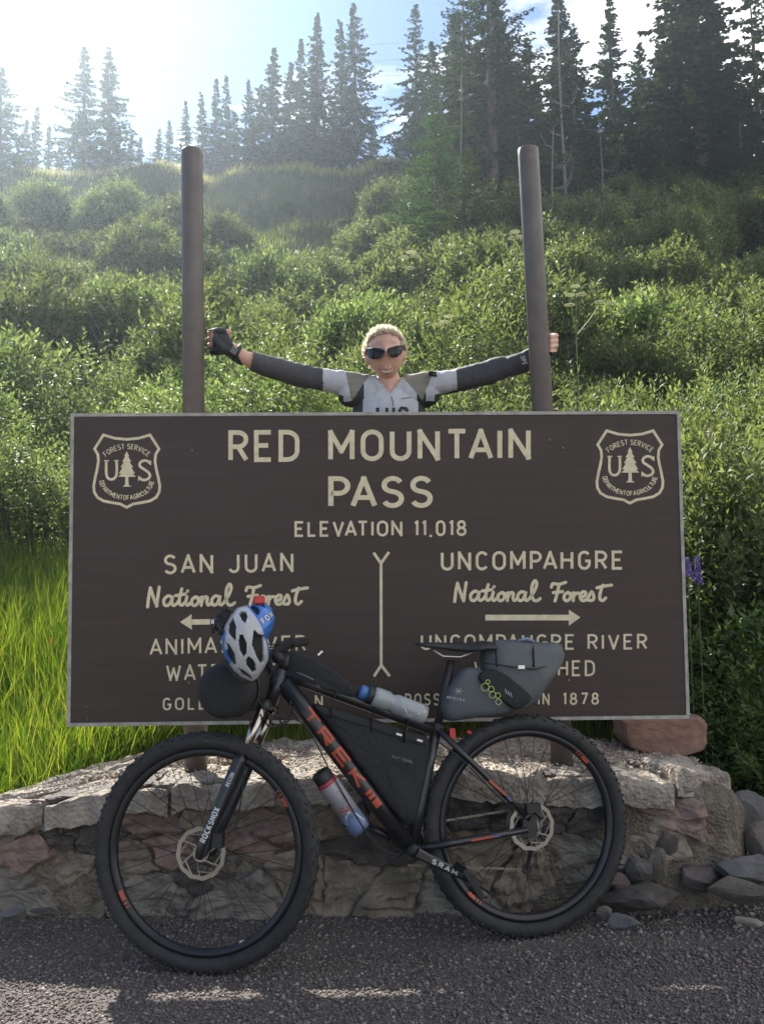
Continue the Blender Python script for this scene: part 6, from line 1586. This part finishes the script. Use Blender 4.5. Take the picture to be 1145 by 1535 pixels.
dg = bpy.context.evaluated_depsgraph_get(); ev = tmp.evaluated_get(dg)
bme = bpy.data.meshes.new_from_object(ev); bpy.data.objects.remove(tmp); bme.name = 'body'
per = thing('person', (cx, YP, FOOT - .05), 'smiling cyclist with curly blond hair and sunglasses, arms spread between both posts', 'person')
SKIN = MATS['skin']; bme.materials.clear(); bme.materials.append(SKIN)
bo_ = bpy.data.objects.new('body', bme); COL.objects.link(bo_); setpar(bo_, per)
bme.polygons.foreach_set('use_smooth', [True] * len(bme.polygons))
# clothes: the surface of the body, lifted off it
co = np.zeros(len(bme.vertices) * 3); bme.vertices.foreach_get('co', co); co = co.reshape(-1, 3)
no = np.array([tuple(v.normal) for v in bme.vertices])
CMi = np.array(CM.inverted()); cc = co @ CMi[:3, :3].T + CMi[:3, 3]; PX = W0 / 2 + FPX * cc[:, 0] / -cc[:, 2]; PY = H0 / 2 - FPX * cc[:, 1] / -cc[:, 2]
quads = [tuple(p.vertices) for p in bme.polygons]; QA = np.array([q if len(q) == 4 else q + (q[-1],) for q in quads])
fpx = PX[QA].mean(1); fpy = PY[QA].mean(1); fz = co[QA][:, :, 2].mean(1); fy = co[QA][:, :, 1].mean(1)
def garment(name, mask, lift, mats_, mi=None, wr=.0, tuck=True):
    idx = np.nonzero(mask)[0]; 
    if not len(idx): print('EMPTY', name); return
    used = np.unique(QA[idx]); mp_ = -np.ones(len(co), int); mp_[used] = np.arange(len(used))
    V_ = co[used] + no[used] * lift
    if wr: V_ = V_ + no[used] * np.array([[wr * (mn.noise(Vector((c[0] * 16, c[1] * 16, c[2] * 9))) + .7 * mn.noise(Vector((c[0] * 42, c[1] * 30, c[2] * 16)))) + wr * .6] for c in co[used]])
    fl = []
    for i in idx:
        q = quads[i]; fl.append([int(mp_[k]) for k in q])
    m = bpy.data.meshes.new(name); m.from_pydata([tuple(v) for v in V_], [], fl)
    for a in mats_: m.materials.append(a)
    if mi is not None: m.polygons.foreach_set('material_index', mi[idx].astype(np.int32))
    m.polygons.foreach_set('use_smooth', [True] * len(fl)); o = bpy.data.objects.new(name, m); COL.objects.link(o); setpar(o, per)
    s_ = o.modifiers.new('s', 'SOLIDIFY'); s_.thickness = .002; s_.offset = 1
    return o
JW = mat('white jersey cloth', (.50, .50, .52), .7, col2=(.45, .45, .47), nscale=30, bump=.2, bscale=200, bdist=.001); JB = mat('black jersey cloth', (.03, .029, .033), .75); JO = mat('olive shoulder panel', (.27, .255, .20), .75, col2=(.21, .195, .15)); WARM = mat('charcoal arm warmer cloth', (.062, .056, .064), .7, col2=(.05, .046, .052), nscale=20)
GLV = mat('black glove cloth', (.025, .024, .026), .7)
# neckline: V below the throat
neck = (fpy < 592 - np.abs(fpx - 584) * 1.25) & (fpx > 553) & (fpx < 607) & (fy < YP + .03)
neck |= (fpy < 566) & (fpx > 553) & (fpx < 604)
neck |= (fpy < 556) & (fpx > 535) & (fpx < 618)
slv_l, slv_r = 484 + (fpy - 568) * .05, 684.5 + 0 * fpy
torso = (fpx > slv_l) & (fpx < slv_r) & ~neck & (fz > sh - .62)
mi = np.zeros(len(QA), int)
mi[(fpx < 545.5) | (fpx > 625)] = 1
ol = ((fpx > 517 + (fpy - 557) * .25) & (fpx < 553 - np.maximum(0, fpy - 566) * .75)) | ((fpx < 650 - (fpy - 557) * .4) & (fpx > 601 + np.maximum(0, fpy - 564) * .9))
ol &= (fpy < 603)
wl = ((fpx < 520) & (fpy < 583 + (fpx - 484) * .30)) | ((fpx > 645) & (fpy < 583 + (684 - fpx) * .25))
wl |= ((fpx >= 517) & (fpx < 527) & (fpy < 600)) | ((fpx > 638) & (fpx <= 650) & (fpy < 600))
mi[wl] = 0; mi[ol] = 2
jer = garment('jersey', torso, .003, [JW, JB, JO], mi, .005)
garment('arm_warmer', (fpx > 376 - (fpy - 548) * .18) & (fpx <= slv_l) & (fpy < 640), .0015, [WARM], None, .006)
garment('arm_warmer', (fpx < 795) & (fpx >= slv_r) & (fpy < 640), .0015, [WARM], None, .006)
tipL = ((PX[QA].mean(1) < 320) & (fpy > 496) & (fpy < 522)); garment('glove', (fpx < 351 + (fpy - 520) * .5) & ~tipL, .002, [GLV], None, .001)
tipR = (fpx > 822) & (fpy < 528); garment('glove', (fpx >= 797) & ~tipR & (fpy < 640), .002, [GLV], None, .001)
garment('shorts', (fz <= sh - .61) & (fz > FOOT + .55), .004, [JB], None, .002)
garment('shoe', (fz < FOOT + .075) & (fpx < 583), .004, [GLV]); garment('shoe', (fz < FOOT + .075) & (fpx >= 583), .004, [GLV])
# prints on the chest and arm
jb = BVHTree.FromPolygons([tuple(v.co) for v in jer.data.vertices], [tuple(p.vertices) for p in jer.data.polygons])
def onb(bv, px, py, off, Y0=YP):
    d = ray(px, py).normalized(); h = bv.ray_cast(CO, d)
    return (h[0] if h[0] else hitY(px, py, Y0 - .1)) - d * (.0045 + off)
GB = {'L': [[(0, 1), (0, 0), (.7, 0)]], 'H': [[(0, 0), (0, 1)], [(.6, 0), (.6, 1)], [(0, .5), (.6, .5)]], 'U': [[(0, 1), (0, 0), (.62, 0), (.62, 1)]], 'S': [[(.62, .85), (.55, 1), (.05, 1), (0, .75), (.1, .52), (.55, .45), (.62, .2), (.5, 0), (.02, 0)]]}
x_ = 565.5
for ch, w_ in (('L', 10), ('H', 9.6), ('H', 0), ('S', 11)):
    pass
L_ = [[(566, 611), (566, 640)], [(564.5, 638), (573, 638)], [(580, 611), (580, 640)], [(590, 611), (590, 640)], [(580, 625), (590, 625)],
      [(611, 617), (608.5, 612.5), (602, 611.5), (599, 615), (601, 622), (609, 627), (611, 634), (604, 639), (598, 636)]]
fl = [[(p[0], p[1]) for p in q] for q in L_]
def fine2(ls, st_=2.0):
    o_ = []
    for pl in ls:
        q = [pl[0]]
        for a_, e_ in zip(pl, pl[1:]):
            k = max(1, int(math.dist(a_, e_) / st_)); q += [(a_[0] + (e_[0] - a_[0]) * m_ / k, a_[1] + (e_[1] - a_[1]) * m_ / k) for m_ in range(1, k + 1)]
        o_.append(q)
    return o_
ribbons(fine2(fl), 4.6, lambda x, y, off: onb(jb, x, y, off)).build('lettering', JB, per)
ribbons(fine2([[(586, 594), (588.5, 600), (589, 609)]]), 1.0, lambda x, y, off: onb(jb, x, y, off)).build('zip', JB, per)
ribbons(fine2([[(602, 597.5), (616.5, 595.5)]]), 1.6, lambda x, y, off: onb(jb, x, y, off)).build('logo_print', mat('grey print', (.2, .2, .2), .6), per)
ribbons(fine2([[(642, 558.5), (654, 558.5)], [(643, 562), (655, 563)]]), 3.6, lambda x, y, off: onb(jb, x, y, off)).build('sleeve_print', JB, per)
bb = BVHTree.FromPolygons([tuple(c) for c in co], quads)
an = R(-78); st, wd = text_strokes('POPE', .2, .4, .2); hh = 7.5
tx, ty = math.sin(R(14)), math.cos(R(14))
ribbons(fine2([[(781 + (p[0] * hh * tx * 1.0) + (p[1] - .5) * hh * ty, 529 + p[0] * hh * .72 * ty - (p[1] - .5) * hh * tx) for p in s_] for s_ in st], 1.5), 1.3, lambda x, y, off: onb(bb, x, y, off + .004)).build('lettering', M_WHT, per)
# watch
w0, w1 = Q(357, 529, -.142), Q(352, 526, -.148); d = (Q(366, 536, -.13) - Q(346, 523, -.155)).normalized()
b = MB(); c = Q(354, 528, -.147); u_ = d.cross(Vector((0, 1, 0))).normalized(); v_ = d.cross(u_)
b.tube([c + (u_ * math.cos(a) + v_ * math.sin(a)) * .0335 for a in [k * math.pi / 12 for k in range(24)]], .009, 8, closed=True, flat=.3, up=d); b.build('watch_strap', M_DK, per, True)
b = MB(); b.box(c + Vector((0, -.035, 0)) + u_ * -.004, .026, .008, .026, Matrix((d, Vector((0, 1, 0)), u_)).transposed()); o = b.build('watch_face', mat('grey watch face', (.15, .16, .17), .2), per)
# face details on the head surface
def onh(px, py, off):
    d = ray(px, py).normalized(); h = bb.ray_cast(CO, d); return h[0] - d * off
def patch(outline, off, name, m_, parent=per, sub=1.6):
    b = MB(); c = (sum(p[0] for p in outline) / len(outline), sum(p[1] for p in outline) / len(outline)); n = len(outline)
    for fr in (0, .5, 1.0):
        for p in outline: b.v.append(tuple(onh(c[0] + (p[0] - c[0]) * fr, c[1] + (p[1] - c[1]) * fr, off)))
    for i in range(2):
        for k in range(n): b.f.append((i * n + k, (i + 1) * n + k, (i + 1) * n + (k + 1) % n, i * n + (k + 1) % n)); b.m.append(0)
    return b.build(name, m_, parent, True)
LIP = mat('lip', (.58, .27, .21), .45); TEETH = mat('teeth', (.92, .89, .82), .25); DARKM = mat('dark mouth', (.06, .015, .012), .6)
mo = [(568.5, 552.5), (572, 554), (577, 555), (582, 554.5), (587, 553), (591, 550.5), (590.5, 554), (587.5, 558), (583, 560.6), (577.5, 560.8), (573, 558.8), (570, 556)]
patch(mo, .0022, 'mouth', DARKM)
patch([(569.6, 553.4), (573, 554.4), (578, 555), (583, 554.6), (587, 553.2), (590.4, 551.2), (588.6, 556), (584, 559.2), (578, 559.6), (573, 557.8)], .0036, 'teeth', TEETH)
ribbons([cat(mo[:6], 3)], 1.3, lambda x, y, off: onh(x, y, .003 + off)).build('upper_lip', LIP, per)
ribbons([cat(mo[5:] + [mo[0]], 3)], 1.3, lambda x, y, off: onh(x, y, .003 + off)).build('lower_lip', LIP, per)
for q in ([(574.2, 548.8), (576, 549.5)], [(580.8, 549.2), (582.6, 548.3)]): ribbons([q], 1.1, lambda x, y, off: onh(x, y, .0015 + off)).build('nostril_shade', DARKM, per)  # dark strokes paint the shade in the nostrils and under the nose
CREASE_SHADE = mat('painted crease shade', (.52, .29, .21), .6)  # darker skin tone, paints the shade along the smile folds
for q in ([(571, 545.5), (567.8, 549.5), (566.6, 553.5)], [(585.8, 544.5), (590.4, 547.5), (592.6, 551)]): ribbons([cat(q, 4)], .8, lambda x, y, off: onh(x, y, .0012 + off)).build('crease_shade', CREASE_SHADE, per)
# sunglasses: curved lenses held off the face, temples back to the ears
LENS = mat('dark glossy lens', (.012, .013, .014), .12, spec=.25)
def GP(px, py, lift=0):
    q = hitY(px, py, 3.86); x = (q - HC).x
    return hitY(px, py, HC.y - .116 - lift + 7.5 * x * x + .35 * max(0, abs(x) - .05))
sg = [(549, 526), (551, 522.5), (560, 522.5), (570, 523.5), (576.8, 525.5), (576.3, 529.5), (573, 535), (567, 538), (559, 538.5), (552.5, 536), (549.8, 531)]
sg2 = [(578.6, 525), (584, 522.5), (592, 520.4), (601, 519), (604.2, 520), (603.8, 525), (601, 531), (595.5, 535), (588.5, 536), (583.5, 533.5), (580.3, 529)]
glasses = bpy.data.objects.new('sunglasses', None); COL.objects.link(glasses); glasses.location = HC; setpar(glasses, per); glasses.matrix_parent_inverse = world_of(per).inverted()
for ol_ in (sg, sg2):
    c = (sum(p[0] for p in ol_) / len(ol_), sum(p[1] for p in ol_) / len(ol_)); n = len(ol_); b = MB()
    for fr in (0, .35, .7, 1.0):
        for p in ol_: b.v.append(tuple(GP(c[0] + (p[0] - c[0]) * fr, c[1] + (p[1] - c[1]) * fr, .004 * (1 - fr * fr))))
    for i in range(3):
        for k in range(n): b.f.append((i * n + k, (i + 1) * n + k, (i + 1) * n + (k + 1) % n, i * n + (k + 1) % n)); b.m.append(0)
    o = b.build('lens', LENS, None, True); o.parent = glasses; o.matrix_parent_inverse = world_of(glasses).inverted()
fr = MB(); fr.tube([GP(*p) for p in [(548.5, 527), (550, 522.8), (560, 521.8), (570, 523), (577.5, 525.8), (584, 522), (592, 519.6), (601, 518.2), (605, 519.5)]], .0024, 6)
fr.tube([GP(549, 526), HM @ Vector((-.079, -.03, .008)), HM @ Vector((-.081, .01, .006))], .0028, 6); fr.tube([GP(604.5, 520), HM @ Vector((.079, -.03, .008)), HM @ Vector((.081, .01, .006))], .0028, 6)
o = fr.build('glasses_frame', M_DK, None, True); o.parent = glasses; o.matrix_parent_inverse = world_of(glasses).inverted()
# hair: short springy curls
HAIR = leafmat('blond hair', (.90, .84, .70), (.94, .90, .80), (.97, .95, .88), .6, .45, .5, (1.1, 1.05, .9))
b = MB(); rn = random.Random(4)
cnt = 0
while cnt < 1000:
    a = rn.uniform(0, 2 * math.pi); z = rn.uniform(-.35, 1); s_ = math.sqrt(max(0, 1 - z * z)); d = Vector((s_ * math.cos(a), s_ * math.sin(a), z))
    front = d.y < -.15
    if front and d.z < .62 - .12 * abs(d.x) and abs(d.x) < .88: continue
    if not front and d.z < -.25: continue
    if abs(d.x) > .55 and d.z < .12 and d.y < .5: continue
    p = headshape(Vector((d.x * .0745, d.y * .093, d.z * .101))) ; cnt += 1
    n = Vector((d.x / .0745, d.y / .093, d.z / .101)).normalized(); t1 = n.cross(Vector((rn.uniform(-1, 1), rn.uniform(-1, 1), rn.uniform(-1, 1)))).normalized()
    t2 = n.cross(t1); l_ = rn.uniform(.008, .024); c0 = rn.uniform(.003, .007)
    pts = [p + n * (l_ * k / 5) + (t1 * math.cos(k * 1.3) + t2 * math.sin(k * 1.3)) * c0 * (k / 5) + Vector((0, -.003 * k / 5 if front else 0, -.002 * k)) for k in range(6)]
    b.tube([HM @ q for q in pts], [.0034, .0036, .0034, .003, .0024, .001], 4, False)
rs_ = np.random.RandomState(3); hp, hd, hu = [], [], []
while len(hp) < 3600:
    d = unit(rs_.normal(0, 1, (1, 3)))[0]; front = d[1] < -.15
    if front and d[2] < .60 - .12 * abs(d[0]) and abs(d[0]) < .88: continue
    if d[2] < -.25 or (abs(d[0]) > .55 and d[2] < .1 and d[1] < .5): continue
    p = HM @ (headshape(Vector((d[0] * .0745, d[1] * .093, d[2] * .101))) * 1.04); n = (p - HC).normalized()
    q = Vector(tuple(rs_.normal(0, 1, 3))); hp.append(tuple(p)); hd.append(tuple((n * .8 + q * .45).normalized())); hu.append(tuple(q.cross(n).normalized()))
Vh, Fh = leaf_arrays(np.array(hp), np.array(hd), np.array(hu), rs_.uniform(.010, .026, 3600), rs_.uniform(.002, .0045, 3600), .2)
b.add([tuple(v) for v in Vh], [tuple(int(k) for k in f) for f in Fh])
b.build('hair', HAIR, per, True)
hcap = MB(); hv2 = [HM @ (headshape(Vector(v)) * 1.02) for v in hb_.v]; keep = []
for f in hb_.f:
    c = sum((Vector(hb_.v[i]) for i in f), Vector()) / 4; d = Vector((c.x / .0745, c.y / .093, c.z / .101))
    if (d.y < -.15 and d.z < .70 - .1 * abs(d.x)) or (d.y >= -.15 and d.z < (-.3 if d.y > .2 else .1)): continue
    keep.append(f)
hcap.add(hv2, keep); hcap.build('scalp_hair', mat('blond hair roots', (.82, .74, .58), .8), per, True)
